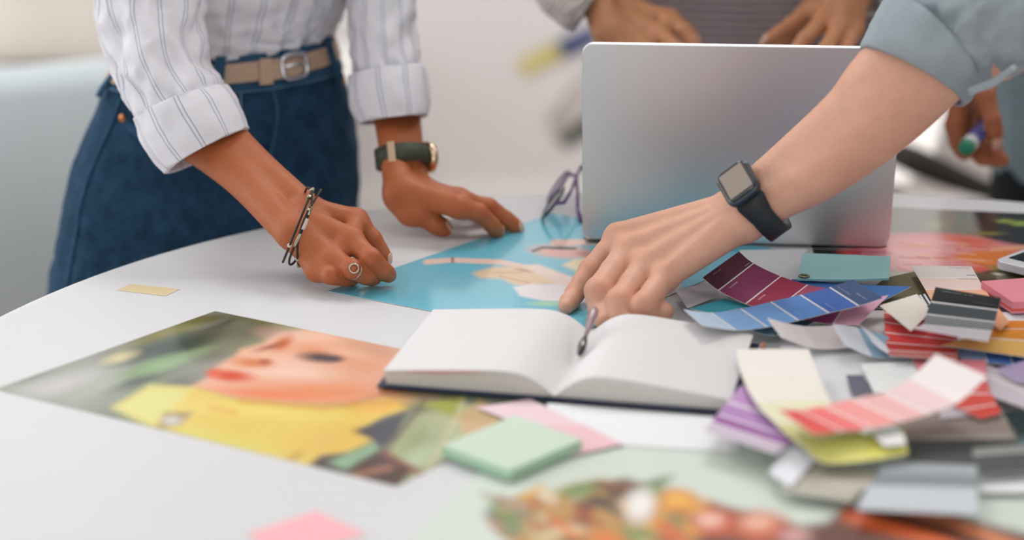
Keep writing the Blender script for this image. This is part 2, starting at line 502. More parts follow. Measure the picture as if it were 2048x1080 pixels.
def sheet(name, corners, paint, n1, n2, label, cat, m=None, h=.0006, th=.0005, border=0):
    """corners: near-left.. as 4 table points (TL,TR,BR,BL) in measured coordinates"""
    q = [U(x, y, h) for x, y in corners]
    s, t = np.meshgrid(np.linspace(0, 1, n1 + 1), np.linspace(0, 1, n2 + 1), indexing='ij'); s = s.ravel(); t = t.ravel()
    P = q[0] * ((1 - s) * (1 - t))[:, None] + q[1] * (s * (1 - t))[:, None] + q[2] * (s * t)[:, None] + q[3] * ((1 - s) * t)[:, None]
    cols = paint(*PXY(P), s, t)
    n = n2 + 1
    f = [(i * n + j, i * n + j + 1, (i + 1) * n + j + 1, (i + 1) * n + j) for i in range(n1) for j in range(n2)]
    k = len(P); P2 = P - np.array([0, 0, th])
    ed = [i * n for i in range(n1 + 1)] + [n1 * n + j for j in range(1, n2 + 1)] + [i * n + n2 for i in range(n1 - 1, -1, -1)] + [j for j in range(n2 - 1, 0, -1)]
    b0 = k; V = np.concatenate([P, P2[ed]]); cols = np.concatenate([cols, np.ones((len(ed), 3)) * .82]); E = len(ed)
    f += [(ed[i], ed[(i + 1) % E], b0 + (i + 1) % E, b0 + i) for i in range(E)]
    f.append(tuple(range(b0, b0 + E))[::-1])
    o = obj(name, V, f, m or mat_print('photo_paper'), None, False, col=cols)
    return tag(o, label, cat)
rs = random.Random(3)
def paint_face(X, Y, s, t):
    c = Canvas(X, Y, '#747f6a')
    for _ in range(46):
        c.ell(rs.uniform(60, 640), rs.uniform(620, 800), rs.uniform(20, 70), rs.uniform(6, 15), rs.choice(['#26362a', '#2b3d2c', '#2f4030', '#4a5b3a', '#7f8c70', '#a7ada0', '#5f6b4e', '#b9b9b4', '#6f7f52', '#3d3f33']), rs.uniform(-28, -10), .8, .8)
    c.poly([(-20, 780), (180, 705), (290, 720), (230, 790), (150, 830), (60, 800)], '#a2a79f', 30, .75)
    c.ell(120, 770, 70, 14, '#c3c2c0', -18, .8, .8)
    c.ell(400, 640, 60, 10, '#4d4b22', -8, .6).ell(330, 668, 70, 10, '#8a8440', -20, .8).ell(300, 700, 70, 13, '#31463c', -20, .7)
    c.ell(370, 690, 80, 12, '#2c4434', -18, .6).ell(300, 735, 60, 12, '#7fa56c', -20, .7).ell(300, 752, 70, 9, '#324338', -20, .7)
    c.ell(350, 725, 60, 10, '#8fb47a', -20, .7).ell(520, 640, 50, 10, '#66683a', 12, .8).ell(600, 658, 40, 8, '#93a172', 10, .8).ell(410, 735, 60, 22, '#96998e', -12, .8)
    c.ell(240, 715, 30, 8, '#d2c68e', -15, .8)
    face = [(560, 668), (620, 656), (820, 700), (792, 742), (762, 785), (690, 808), (560, 806), (470, 796), (385, 772), (412, 757), (425, 742), (440, 728), (468, 712), (482, 698), (520, 688)]
    c.poly(face, '#f0bda2', 6)
    c.ell(610, 680, 70, 14, '#f6cdb8', 10, .8, .8).ell(570, 745, 90, 16, '#f7cfb8', 4, .9, .8)
    c.ell(740, 728, 62, 42, '#dd8e60', 0, .9, .75).ell(640, 782, 150, 17, '#e98a4c', 3, .8, .9).ell(760, 700, 50, 14, '#c98f6e', 12, .9, .7)
    c.ell(540, 790, 110, 9, '#ee7433', 4, .8, .8)
    c.ell(462, 752, 42, 11, '#e0522c', 4, .5).ell(430, 746, 14, 8, '#ea6a4c', 0, .6)
    c.ell(505, 726, 34, 9, '#dd8552', 4, .7).ell(530, 724, 12, 6, '#b85a2e', 0, .7)
    c.ell(565, 687, 20, 11, '#cf6a36', -30, .7).ell(540, 694, 26, 5, '#8f4526', -14, .8, .8)
    c.ell(640, 703, 50, 16, '#e48a54', 6, .8, .8).ell(640, 715, 36, 9, '#4c4246', 4, .6).ell(668, 717, 16, 6, '#3a3236', 0, .7).ell(690, 704, 40, 8, '#f4c3a4', 12, .9, .7)
    yel = [(300, 772), (392, 774), (470, 797), (560, 807), (690, 812), (770, 797), (812, 818), (770, 832), (748, 845), (745, 882), (700, 905), (640, 912), (612, 938), (440, 892), (300, 850), (228, 815)]
    c.poly(yel, '#e9cb5a', 6)
    c.poly([(228, 815), (300, 772), (380, 780), (340, 830), (300, 850)], '#dfe08a', 12, .9).ell(520, 822, 120, 12, '#f1dc6c', 4, .9, .9)
    c.ell(440, 880, 120, 14, '#ded86a', 14, .8, .8).ell(660, 880, 70, 22, '#e7bd55', -12, .8, .9).ell(760, 815, 46, 13, '#f0bb4e', -8, .7)
    c.line([(480, 800), (640, 815), (780, 803)], 5, '#d99a34', 6, .8).line([(420, 815), (470, 825)], 4, '#e6a74e', 5, .8).line([(600, 908), (560, 930), (620, 945)], 5, '#b78a34', 6, .8)
    c.poly([(312, 858), (330, 824), (386, 824), (362, 850)], '#9d8a62', 6, .9).ell(344, 841, 17, 8, '#d9d3cc', 0, .7)
    c.poly([(706, 862), (770, 836), (812, 822), (792, 872), (758, 898), (745, 880)], '#3a3f47', 5)
    c.poly([(772, 905), (830, 832), (925, 798), (970, 845), (900, 905), (842, 955), (800, 965)], '#aab382', 8)
    c.ell(850, 880, 40, 34, '#8f9c72', -40, .8, .8).ell(830, 920, 34, 16, '#bcd0b0', -35, .8, .9)
    c.poly([(836, 808), (930, 792), (915, 832)], '#9fa338', 5).poly([(915, 832), (960, 800), (1020, 830), (930, 890)], '#c8a878', 6)
    c.line([(770, 905), (830, 830), (850, 800)], 3, '#6a5b40', 3).line([(925, 798), (912, 838), (848, 955)], 3, '#c9c19a', 4)
    c.poly([(612, 938), (640, 912), (700, 905), (748, 885), (772, 905), (830, 940), (790, 975)], '#4b3b36', 5)
    c.poly([(655, 925), (748, 884), (760, 898), (690, 940)], '#8fb490', 5).line([(690, 955), (780, 935)], 5, '#a8785c', 5).line([(766, 905), (840, 945)], 5, '#8a5040', 5)
    return c.c
FA, FD, FCn = (430, 622), (-10, 778), (792, 972)
pB = U(*FA) + U(*FCn) - U(*FD)
FB = PXY(pB)
sheet('photo_print', [FD, FA, FB, FCn], paint_face, 110, 170, 'glossy portrait print of a face above a yellow collar, under the notebook corner', 'print')
def paint_blue(X, Y, s, t):
    c = Canvas(X, Y, '#5fbdd4')
    c.ell(1000, 560, 300, 60, '#6cc3d8', 0, 1, .6)
    c.line([(852, 524), (905, 520), (1000, 524), (1060, 536)], 5, '#f0cfc0', 2).line([(905, 516), (905, 524)], 2, '#2a3a40', 1.5)
    c.poly([(1040, 532), (1075, 528), (1140, 552), (1200, 570), (1180, 585), (1080, 565)], '#f1d9cc', 3)
    c.poly([(944, 546), (985, 534), (1040, 532), (1078, 548), (1110, 566), (1060, 574), (1030, 570), (1000, 557), (960, 556)], '#e7c9a2', 4)
    c.line([(985, 545), (1040, 545)], 2, '#d3a878', 2, .7).line([(1000, 552), (1060, 566)], 2, '#d0a070', 2, .7).ell(1048, 541, 14, 3, '#c58f78', 10, .7)
    c.poly([(1027, 574), (1062, 568), (1130, 570), (1190, 580), (1220, 606), (1150, 606), (1090, 602), (1040, 592)], '#f0eaee', 3)
    c.ell(1122, 503, 60, 13, '#e3ab9c', 4, .35).line([(1066, 502), (1085, 495), (1150, 497)], 3, '#35383c', 2).ell(1170, 508, 18, 6, '#cf7f66', 6, .6)
    c.poly([(1124, 530), (1150, 518), (1200, 515), (1230, 540), (1160, 545)], '#f1e2b4', 4)
    c.line([(1108, 485), (1200, 484)], 6, '#e9c2b0', 2).line([(1176, 484), (1230, 482)], 4, '#20262a', 2)
    c.ell(1100, 607, 40, 5, '#a4d8bc', 0, .5).poly([(1200, 520), (1330, 530), (1380, 600), (1230, 600)], '#efe6e4', 6)
    return c.c
b0 = U(655, 582); b1 = U(950, 480); b2 = U(1585, 497); 
bdir = nrm(b1 - b0); bx = nrm(U(890, 627) - b0)
TLb = b0 + bdir * .345
_M = np.array([bx[:2], bdir[:2]]).T; BWID = float(np.linalg.solve(_M, (U(1500, 522) - b0)[:2])[0])
BRb = TLb + (U(890, 627) - b0) / np.linalg.norm(U(890, 627) - b0) * BWID
TRb = BRb; BLb = b0 + bx * BWID
sheet('photo_print', [(655, 582), PXY(TLb), PXY(TRb), PXY(BLb)], paint_blue, 190, 150, 'turquoise print of two figures under the laptop and the pointing hand', 'print', h=.0009)
def paint_flower(X, Y, s, t):
    c = Canvas(X, Y, '#8b8c85')
    c.poly([(1940, 400), (2200, 400), (2200, 560), (1990, 510), (1962, 470)], '#16181b', 8)
    c.ell(2010, 442, 14, 3, '#b0b83c', 0, .8).ell(2040, 447, 16, 4, '#a8c040', 0, .8).ell(1975, 467, 28, 3, '#7f8634', 0, .8).ell(1870, 452, 16, 8, '#a9ad84', 0, .9, .7)
    c.poly([(1600, 480), (1700, 500), (1700, 540), (1640, 540)], '#0e0e10', 4)
    c.poly([(1760, 545), (1900, 548), (2010, 530), (2200, 560), (2200, 720), (1700, 720)], '#2b211d', 6)
    c.poly([(1720, 545), (1800, 542), (1860, 552), (1830, 562), (1720, 570)], '#b9bdae', 4)
    c.poly([(1685, 500), (1780, 470), (1850, 466), (1940, 472), (1990, 482), (2060, 495), (2060, 512), (1990, 535), (1950, 545), (1870, 545), (1770, 540), (1700, 520)], '#e58f92', 5)
    c.ell(1830, 484, 70, 12, '#eba3a2', 4, .8).ell(1820, 515, 60, 18, '#efb0ae', 6, .8).ell(1940, 482, 50, 8, '#e4705a', 8, .7).ell(1700, 503, 22, 6, '#d8452c', 0, .6).ell(1735, 504, 34, 8, '#c9365a', 0, .6)
    c.poly([(1905, 512), (1950, 502), (2040, 498), (2000, 520), (1985, 540), (1930, 522)], '#e67d2c', 4)
    for i in range(26):
        x = rs.uniform(1790, 1960); y = 478 + rs.uniform(0, 58)
        c.line([(x, y), (x + rs.uniform(30, 70), y + rs.uniform(0, 10))], rs.uniform(.8, 2), rs.choice(['#d65f62', '#f2c2bc', '#e88a4a', '#cc4a48', '#f0b48e']), 1.5, .7)
    c.line([(1985, 499), (2070, 492)], 3, '#efb184', 3).poly([(1930, 535), (1995, 532), (1960, 545)], '#dd5a3a', 3)
    c.ell(2010, 540, 30, 5, '#86923e', 12, .7).ell(1990, 552, 40, 5, '#57502a', 6, .8).ell(1998, 548, 12, 2.5, '#e4d9cc', 4, .6)
    c.ell(2000, 615, 60, 6, '#4a4c38', 0, .8).ell(2040, 614, 14, 2, '#c9c0a0', 0, .7)
    return c.c
sheet('photo_print', [(1600, 405), (2160, 432), (2260, 640), (1640, 556)], paint_flower, 150, 90, 'dark print of a pink and orange lily right of the laptop', 'print', h=.0005)
def paint_food(X, Y, s, t):
    c = Canvas(X, Y, '#cbd6cb')
    c.poly([(1090, 1030), (1120, 990), (1200, 966), (1400, 1000), (1600, 1052), (1650, 1045), (1690, 1018), (1740, 1012), (1900, 1032), (2048, 1066), (2300, 1130), (2300, 1400), (1040, 1400)], '#5a2f1e', 10)
    c.poly([(1040, 1000), (1200, 960), (1360, 985), (1420, 1010), (1380, 1100), (1100, 1200), (1020, 1100)], '#b58a4a', 16)
    for _ in range(70):
        x = rs.uniform(1000, 1420); y = rs.uniform(992, 1140) - (20 if 1150 < x < 1330 else 0)
        c.ell(x, y, rs.uniform(18, 46), rs.uniform(7, 15), rs.choice(['#d9772c', '#6d8a4a', '#d8c9a8', '#8a3a22', '#d9a444', '#39422e', '#cf5a2a', '#5f7a48', '#a9642e', '#c9b98c', '#4a3426']), rs.uniform(-40, 40), .5, .85)
    c.ell(1355, 1000, 36, 20, '#dd8a2c', 0, .5).ell(1355, 1000, 22, 11, '#e8b24a', 0, .6).ell(1280, 1010, 28, 34, '#eae6e0', 20, .5).ell(1230, 972, 40, 8, '#7a4a26', 0, .6)
    c.ell(1430, 1045, 44, 28, '#c4552f', 0, .5).ell(1420, 1040, 26, 14, '#e8b9a4', 0, .6).ell(1520, 1055, 54, 30, '#c55c34', 0, .5).ell(1515, 1045, 30, 15, '#e6ad94', 0, .6).ell(1590, 1072, 30, 14, '#cf9a96', 0, .6)
    c.line([(1700, 1030), (1860, 1075), (2050, 1150)], 16, '#d4602c', 10).line([(1760, 1018), (1900, 1045), (2100, 1120)], 11, '#e0885a', 9).line([(1720, 1015), (1880, 1060), (2080, 1135)], 8, '#3a1d14', 6)
    c.poly([(960, 985), (1050, 1000), (1060, 1040), (1000, 1015)], '#9d8a78', 8, .8)
    return c.c
sheet('photo_print', [(985, 918), (2250, 800), (2420, 1180), (742, 1156)], paint_food, 200, 130, 'pale green print with vegetables and brown wood at the front table edge', 'print', h=.0013, m=mat_print('photo_paper_matt', .5, .05))
# ------------------------------------------------------------------ laptop
L0 = U(1167, 484, .002); L1 = U(1776, 498, .002)
m_alu = mat('brushed_aluminium', '#e0e3e5', .47, 1., var=.02, vscale=200)
m_blk = mat('black_plastic', '#141518', .45, var=.02)
m_key = mat('black_key', '#1c1d20', .5, var=.02)
lx = nrm((L1 - L0) * np.array([1, 1, 0])); ly = np.array([-lx[1], lx[0], 0]); lz = np.array([0, 0, 1.])
LW, LH, LD = .304, .212, .212
lc = (L0 + L1) / 2 * np.array([1, 1, 0]) + np.array([0, 0, TZ + .0012])
lap = empty('laptop', lc, 'open silver laptop with its plain lid back to the camera', 'laptop')
bc = lc + ly * (LD / 2 + .0085)
base = MB(); base.prism([bc + lx * a + ly * b + lz * .0 for a, b in rrect(LW, LD, .012)], lz * .009)
base.build('base', m_alu, lap, bevel=.0015)
MB().prism([bc + lx * a + ly * (b - .035) + lz * .009 for a, b in rrect(.27, .108, .004)], lz * .0006).build('keyboard_tray', m_blk, lap)
kb = bc - ly * .035 + lz * .0095
kme = None
for r in range(6):
    for k in range(14):
        if r == 5 and 4 <= k <= 8:
            if k != 6: continue
            w = .045
        else: w = .0082
        p = kb + lx * ((k - 6.5) * .019 - (.009 if (r == 5 and k == 6) else 0)) + ly * (-.044 + r * .0175) * -1
        if kme is None or w > .02:
            o = MB().box(p + lz * .001, lx * w, ly * .0076, lz * .001).build('key', m_key, lap)
            if w < .02: kme = (o, p)
        else:
            o = kme[0].copy(); C.objects.link(o); o.location = p - kme[1]; o.parent = lap
MB().prism([bc + lx * a + ly * (b + .068) + lz * .009 for a, b in rrect(.105, .062, .004)], lz * .0004).build('trackpad', mat('trackpad_glass', '#a9acb0', .25, var=.01), lap)
lean = math.radians(12.5)
ld = nrm(lz * math.cos(lean) - ly * math.sin(lean)); ln = -np.cross(lx, ld)         # lid up direction, lid normal
hb = lc + lz * .0012
lid = MB(); lid.prism([hb + lx * a + ld * (b + LH / 2 + .003) for a, b in rrect(LW, LH, .011)], ln * .0052)
lo = lid.build('lid', m_alu, lap, bevel=.0012)
MB().prism([hb + lx * a + ld * (b + LH / 2 + .003) + ln * .0052 for a, b in rrect(LW - .012, LH - .012, .006)], ln * .0003).build('screen', mat('screen_glass', '#22252b', .1, var=.01), lo)
MB().tube([lc + lx * -.125 + lz * .0065 + ly * .009, lc + lx * .125 + lz * .0065 + ly * .009], .0035, 12).build('hinge', m_blk, lap, True)
for sx in (-1, 1):
    for sy in (-1, 1):
        pass

# ------------------------------------------------------------------ notebook
G = U(1108, 806); e1 = nrm(U(1430, 834) - U(768, 783)); e2 = np.array([-e1[1], e1[0], 0]); e3 = np.array([0, 0, 1.])
NBH = .166; NBW = .146
NZ = .0024                                   # it lies on prints
G = G + e3 * NZ
nb = empty('notebook', G, 'open blank notebook with navy hard cover in the middle of the table', 'notebook')
m_cov = mat('navy_cover', '#232f4a', .55, var=.1, bump=.3, bscale=900)
m_pg = mat('notebook_page', '#d9d8d8', .8, var=.015, vscale=30, spec=.2)
m_pe = mat('page_edge', '#d8d4cd', .85, var=.06, vscale=300, spec=.2)
for s in (-1, 1):
    q = [G + e1 * (s * x) + e2 * y for x, y in ((.006, -.003), (NBW, -.003), (NBW, NBH + .001), (.006, NBH + .001))]
    if s < 0: q = q[::-1]
    MB().prism(q, e3 * .0024).build('cover_board', m_cov, nb, bevel=.0008)
MB().prism([G + e1 * x + e2 * y for x, y in ((-.007, -.003), (.007, -.003), (.007, NBH + .001), (-.007, NBH + .001))], e3 * .0014).build('spine', m_cov, nb)
def prof(x, s):
    """page surface height above the cover at distance x from the gutter"""
    top = .019 if s < 0 else .0205; out = .0105 if s < 0 else .0075
    a = 1 - math.exp(-(x / .017) ** 1.35)
    b = max(0, (x - .03) / (NBW - .034))
    return .0012 + (top * a) * (1 - b ** 1.15) + out * b ** 1.15 * a
NL = 9
for s in (-1, 1):
    xs = np.concatenate([np.linspace(0, .045, 16), np.linspace(.052, NBW - .005, 14)])
    for k in range(NL):
        f0, f1 = k / NL, (k + .9) / NL
        if k == NL - 1: f1 = 1.
        sh = (.0006 * rs.random() if k < NL - 1 else 0)
        shf = (.0009 * rs.random() if k < NL - 1 else 0)
        v = []
        for x in xs:
            xx = x * (1 - .012 * (1 - f1)) - sh
            zt, zb = prof(x, s) * f1 + .0025, prof(x, s) * f0 + .0025
            for y, z in ((.0005 + shf, zt), (NBH - .003, zt), (NBH - .003, zb), (.0005 + shf, zb)):
                v.append(G + e1 * (s * max(xx, 0)) + e2 * y + e3 * z)
        n = len(xs); f = []
        for i in range(n - 1):
            for j in range(4):
                q = (i * 4 + j, i * 4 + (j + 1) % 4, (i + 1) * 4 + (j + 1) % 4, (i + 1) * 4 + j)
                f.append(q if s > 0 else q[::-1])
        f += [(0, 1, 2, 3) if s < 0 else (3, 2, 1, 0), tuple(4 * (n - 1) + j for j in ((3, 2, 1, 0) if s < 0 else (0, 1, 2, 3)))]
        o = obj('page_bundle' if k < NL - 1 else 'page', v, f, m_pg if k == NL - 1 else m_pe, nb)
        if k == NL - 2 and s < 0:
            # thin pink index sheet showing at the left block's front edge
            vv = []
            for x in np.linspace(.055, .125, 10):
                w = math.sin((x - .055) / .07 * math.pi)
                for z in (prof(x, s) * .94 - .0016 * w, prof(x, s) * .94 + .0002): vv.append(G + e1 * (s * x) - e2 * .0004 + e3 * (z + .0027))
            obj('pink_page', vv, [(2 * i, 2 * i + 1, 2 * i + 3, 2 * i + 2) for i in range(9)], mat('pink_paper', '#e9a3a2', .7), nb)
# pen lying in the gutter
pa = U(1189, 618, .036); pb = U(1158, 712, .016)
pv = nrm(pb - pa); plen = np.linalg.norm(pb - pa)
pen = empty('pen', pb - np.array([0, 0, .004]), 'slim mauve pen with dark drop-shaped end in the notebook gutter', 'pen')
MB().tube([pa + pv * plen * t for t in (0, .04, .15, .3, .45, .62)], [.0030, .0042, .0044, .0034, .0022, .0017], 14).build('barrel', mat('mauve_lacquer', '#96787c', .3, var=.05, coat=.4), pen, True)
MB().tube([pa + pv * plen * t for t in (.6, .66, .74, .82, .9, .97, 1.)], [.0017, .0028, .0036, .0038, .0034, .002, .0006], 14).build('tip', mat('dark_tip', '#2a2422', .22, var=.1, coat=.6), pen, True)

# ------------------------------------------------------------------ cards, pads, sheets
m_white = mat('card_white', '#e6e4e3', .6, var=.02)
def cm(col): return mat('card_colour', col, .55, var=.03, vscale=60, spec=.16)
GR = {}
def card(name, label, A, B, bands, line=.03, th=.0004, cat='paint card', text=(), group='paint colour cards', belly=0., back=m_white, offs=0., lcol=None):
    """A, B: the two long edges as measured (x, y, height) points; bands of colour run from edge to edge"""
    pa = np.array([U(p[0], p[1], p[2]) for p in A]); pb = np.array([U(p[0], p[1], p[2]) for p in B])
    K = len(bands); n = len(A)
    cuts = [i * (n - 1) / K for i in range(K + 1)]
    ts, mi = [], []
    ms = [back] + [cm(c) for c in bands] + ([cm(lcol)] if lcol else [])
    lm = len(ms) - 1 if lcol else 0
    for i in range(K):
        a, b = cuts[i], cuts[i + 1]; w = line * (n - 1) / K
        if i > 0 and line: ts.append(a); mi.append(lm); a = a + w * 2
        for j in range(5): ts.append(a + (b - a) * j / 5); mi.append(1 + i)
    ts.append(cuts[-1])
    EA = catmull(pa, ts); EB = catmull(pb, ts); W = 7
    V = []
    for p, q in zip(EA, EB):
        for j in range(W):
            t = j / (W - 1); V.append(p * (1 - t) + q * t + np.array([0, 0, -belly * 4 * t * (1 - t)]))
    V = np.array(V); R = len(ts); f = []; fm = []
    nv = np.cross(EA[-1] - EA[0], EB[len(ts) // 2] - EA[len(ts) // 2]); flip = nv[2] < 0
    for i in range(R - 1):
        for j in range(W - 1):
            q = (i * W + j, (i + 1) * W + j, (i + 1) * W + j + 1, i * W + j + 1)
            f.append(q[::-1] if flip else q); fm.append(mi[i])
    o = obj(name, V, f, ms, None, False, mi=fm)
    s = o.modifiers.new('thickness', 'SOLIDIFY'); s.thickness = th; s.offset = -1; s.material_offset = -50; s.material_offset_rim = -50
    tag(o, label, cat, group)
    for (t0, w0, run, size, colr) in text:
        # small printed caption: rows of tiny marks too fine to read
        mb = MB(); cnt = int(run / (size * .8))
        i0 = t0 * (n - 1)
        for k in range(cnt):
            if rs.random() < .12: continue
            w = w0 + k * (size * .8) / np.linalg.norm(EB[0] - EA[0])
            if w > .97: break
            def S(tt, ww):
                return (catmull(pa, [tt])[0] * (1 - ww) + catmull(pb, [tt])[0] * ww) + np.array([0, 0, .0004])
            dw = size * .3 / np.linalg.norm(EB[0] - EA[0]); dt = size * rs.uniform(.7, 1.1) / (np.linalg.norm(EA[-1] - EA[0])) * (n - 1)
            q = [S(i0, w - dw), S(i0, w + dw), S(i0 + dt, w + dw), S(i0 + dt, w - dw)]
            mb.add(q, [(0, 1, 2, 3)])
        if mb.v: mb.build('caption', cm(colr), o)
    return o
def Z(pts, *h):
    if len(h) == 1: h = list(h) * len(pts)
    return [(p[0], p[1], q) for p, q in zip(pts, h)]
# sheets lying flat at the bottom of the pile
card('paper_sheet', 'blank white sheet between the laptop and the turquoise pad', Z([(1480, 500), (1615, 498)], .0022), Z([(1420, 610), (1590, 575)], .0022), ['#dcdce0'], 0, cat='paper', group=None)
card('paper_sheet', 'olive brown sheet right of the turquoise pad', Z([(1770, 556), (1850, 538)], .0026), Z([(1700, 612), (1885, 625)], .0026), ['#7b7356'], 0, cat='paper', group=None)
card('paper_sheet', 'white sheet sticking out below the notebook front edge', Z([(1095, 806), (1470, 838)], .0022), Z([(1080, 880), (1480, 905)], .0022), ['#e8e8ea'], 0, cat='paper', group=None)
card('paper_sheet', 'grey-white sheet behind the red striped card', Z([(1640, 625), (1790, 620)], .0024), Z([(1640, 690), (1790, 690)], .0024), ['#d0cbc8'], 0, cat='paper', group=None)
card('paper_sheet', 'pale white sheet under the cream and coral cards', Z([(1560, 690), (1860, 700)], .0032), Z([(1560, 830), (1880, 850)], .0032), ['#dfe0e3'], 0, cat='paper', group=None)
# burgundy / blue fan
card('paint_card', 'burgundy to crimson paint card under the pointing hand', Z([(1478, 503), (1506, 526), (1560, 552), (1614, 569), (1662, 578)], .03, .022, .015, .012, .012),
     Z([(1405, 555), (1436, 580), (1490, 607), (1545, 622), (1594, 634)], .03, .022, .015, .012, .012), ['#531a2e', '#86305a', '#a02c4e', '#b0506e'], .025,
     text=[(.05, .6, .02, .0016, '#a07080'), (.30, .62, .02, .0016, '#d0a0b8'), (.55, .62, .02, .0016, '#e0a0b0'), (.22, .05, .014, .0013, '#c090a8')])
card('paint_card', 'pale to navy blue paint card curling up at both ends', Z([(1368, 619), (1421, 625), (1480, 618), (1540, 604), (1599, 590), (1658, 575), (1706, 559)], .033, .02, .018, .019, .022, .026, .031),
     Z([(1406, 651), (1470, 660), (1533, 654), (1595, 641), (1656, 626), (1716, 612), (1766, 596)], .033, .02, .018, .019, .022, .026, .031),
     ['#b9cfe4', '#86aedb', '#74a2d8', '#5f8dcd', '#3f66b0', '#3b527c'], .03, text=[(.87, .1, .02, .0014, '#8c9dbc'), (.91, .55, .016, .0016, '#9fb0cc'), (.71, .6, .016, .0013, '#7f9bd0'), (.54, .62, .012, .0013, '#8fb0e0')])
card('paint_card', 'turquoise paint card under the pale end of the blue card', Z([(1380, 617), (1450, 597), (1510, 582)], .011), Z([(1425, 627), (1500, 613), (1560, 601)], .011), ['#49aebf', '#2f8398'], .05)
card('paint_card', 'dark teal paint card peeking below the blue card', Z([(1488, 652), (1560, 640), (1632, 642)], .009), Z([(1510, 664), (1548, 671), (1600, 660)], .009), ['#6a9ab2', '#1f5a70'], .0)
card('paint_card', 'greyish white card back left of the burgundy card', Z([(1352, 583), (1416, 562)], .009), Z([(1375, 616), (1440, 590)], .009), ['#d3d0d6', '#dad8de'], .02)
card('paint_card', 'magenta and pink paint card under the blue card', Z([(1600, 622), (1690, 608), (1777, 590)], .012, .014, .02), Z([(1608, 641), (1664, 648), (1717, 650)], .009), ['#a24a80', '#dfa9c2'], .03)
card('paint_card', 'mid blue paint card behind the navy end of the blue card', Z([(1583, 558), (1700, 568), (1823, 573)], .009, .009, .014), Z([(1600, 590), (1690, 606), (1762, 604)], .008), ['#416fb2', '#4677b8'], .0)
# turquoise pad
tp = card('notepad', 'turquoise note card with a small metal eyelet by the laptop', Z([(1606, 506), (1690, 509), (1781, 513)], .016, .016, .017), Z([(1594, 557), (1690, 559), (1778, 556)], .013, .013, .015), ['#a6d6d8'], 0, th=.002, cat='notepad', group=None, back=cm('#8fc4c8'))
ec = U(1608, 552, .0142)
MB().tube([ec + np.array([math.cos(a) * .0042, math.sin(a) * .0042, 0]) for a in np.arange(16) * math.pi / 8], .0011, 6, True).build('eyelet', mat('brass', '#8d8a72', .35, 1.), tp, True)
card('paint_card', 'pale pink two-tone paint card right of the turquoise pad', Z([(1822, 531), (1843, 566), (1864, 603)], .012, .014, .017), Z([(1943, 533), (1962, 566), (1986, 602)], .012, .014, .017), ['#dfd5d2', '#e8cfc6', '#ebb795'], .03,
     text=[(.05, .62, .05, .0016, '#b0a8b0'), (.38, .62, .04, .0016, '#b8a8a8'), (.27, .82, .012, .002, '#8890a8')])
card('paint_card', 'black to grey paint card on top of the pile', Z([(1871, 574), (1862, 602), (1853, 627), (1846, 648), (1824, 656)], .040, .034, .028, .026, .034),
     Z([(2002, 596), (1996, 619), (1990, 643), (1984, 661), (1976, 683)], .040, .034, .028, .026, .034), ['#17191c', '#4a5155', '#84898d', '#d9d5dc'], .05,
     text=[(.05, .12, .03, .0018, '#70757a'), (.17, .62, .04, .0014, '#60656a'), (.3, .05, .012, .0016, '#7a8084')])
card('paint_card', 'cream card between the pink and the black cards', Z([(1759, 611), (1834, 588)], .022, .022), Z([(1822, 662), (1862, 622)], .022, .022), ['#eae4da'], 0)
card('paint_card', 'red paint card with six white-edged bands', Z([(1768, 606), (1768, 624), (1769, 643), (1770, 664), (1771, 684), (1773, 699), (1780, 712)], .012, .011, .011, .011, .012, .014, .018),
     Z([(1915, 636), (1915, 650), (1914, 665), (1914, 680), (1914, 695), (1914, 707), (1915, 719)], .012, .011, .011, .011, .012, .014, .018), ['#cf5a4c', '#d3504a', '#da4a48', '#d64442', '#bf3a34', '#c07068'], .05)
card('paint_card', 'small peach card corner right of the black card', Z([(1975, 640), (1997, 616)], .019), Z([(2000, 660), (2018, 643)], .019), ['#e8a880'], 0)
card('paint_card', 'orange paint card at the right table edge', Z([(1985, 642), (1975, 664), (1882, 690)], .013, .014, .015), Z([(2090, 640), (2085, 668), (2080, 718)], .013, .014, .015), ['#dd8228', '#e49433', '#edbd6c'], .04)
card('paint_card', 'blue paint card under the orange card', Z([(1912, 690), (1990, 702), (2070, 716)], .008), Z([(1925, 722), (2000, 728), (2080, 745)], .008), ['#a3bbdf', '#5d86c8', '#4a6db4'], .03)
card('paper_sheet', 'white slip right of the peach card', Z([(2004, 624), (2080, 628)], .009), Z([(2015, 652), (2080, 655)], .009), ['#d8dade'], 0, cat='paper', group=None)
card('paint_card', 'dark slate card corner at the right edge below the white slip', Z([(2018, 655), (2080, 640)], .011), Z([(2060, 675), (2090, 672)], .011), ['#3d4f5a'], 0)
# white and pale blue curled cards
card('paint_card', 'curled white card in front of the blue card', Z([(1535, 636), (1605, 652), (1690, 650)], .034, .018, .012), Z([(1563, 675), (1630, 697), (1720, 694)], .026, .010, .008), ['#e0dadb', '#d8d0d0'], .0)
card('paint_card', 'curled pale blue card left of the red card', Z([(1666, 648), (1715, 655), (1775, 672)], .03, .018, .012), Z([(1690, 690), (1745, 713), (1812, 718)], .02, .010, .008), ['#dfe5ee', '#8fb0c6'], .0)
card('paint_card', 'thin white card standing against the red card', Z([(1716, 648), (1745, 668), (1772, 690)], .032, .022, .016), Z([(1724, 655), (1752, 690), (1785, 712)], .026, .018, .014), ['#e2e6f0'], .0)
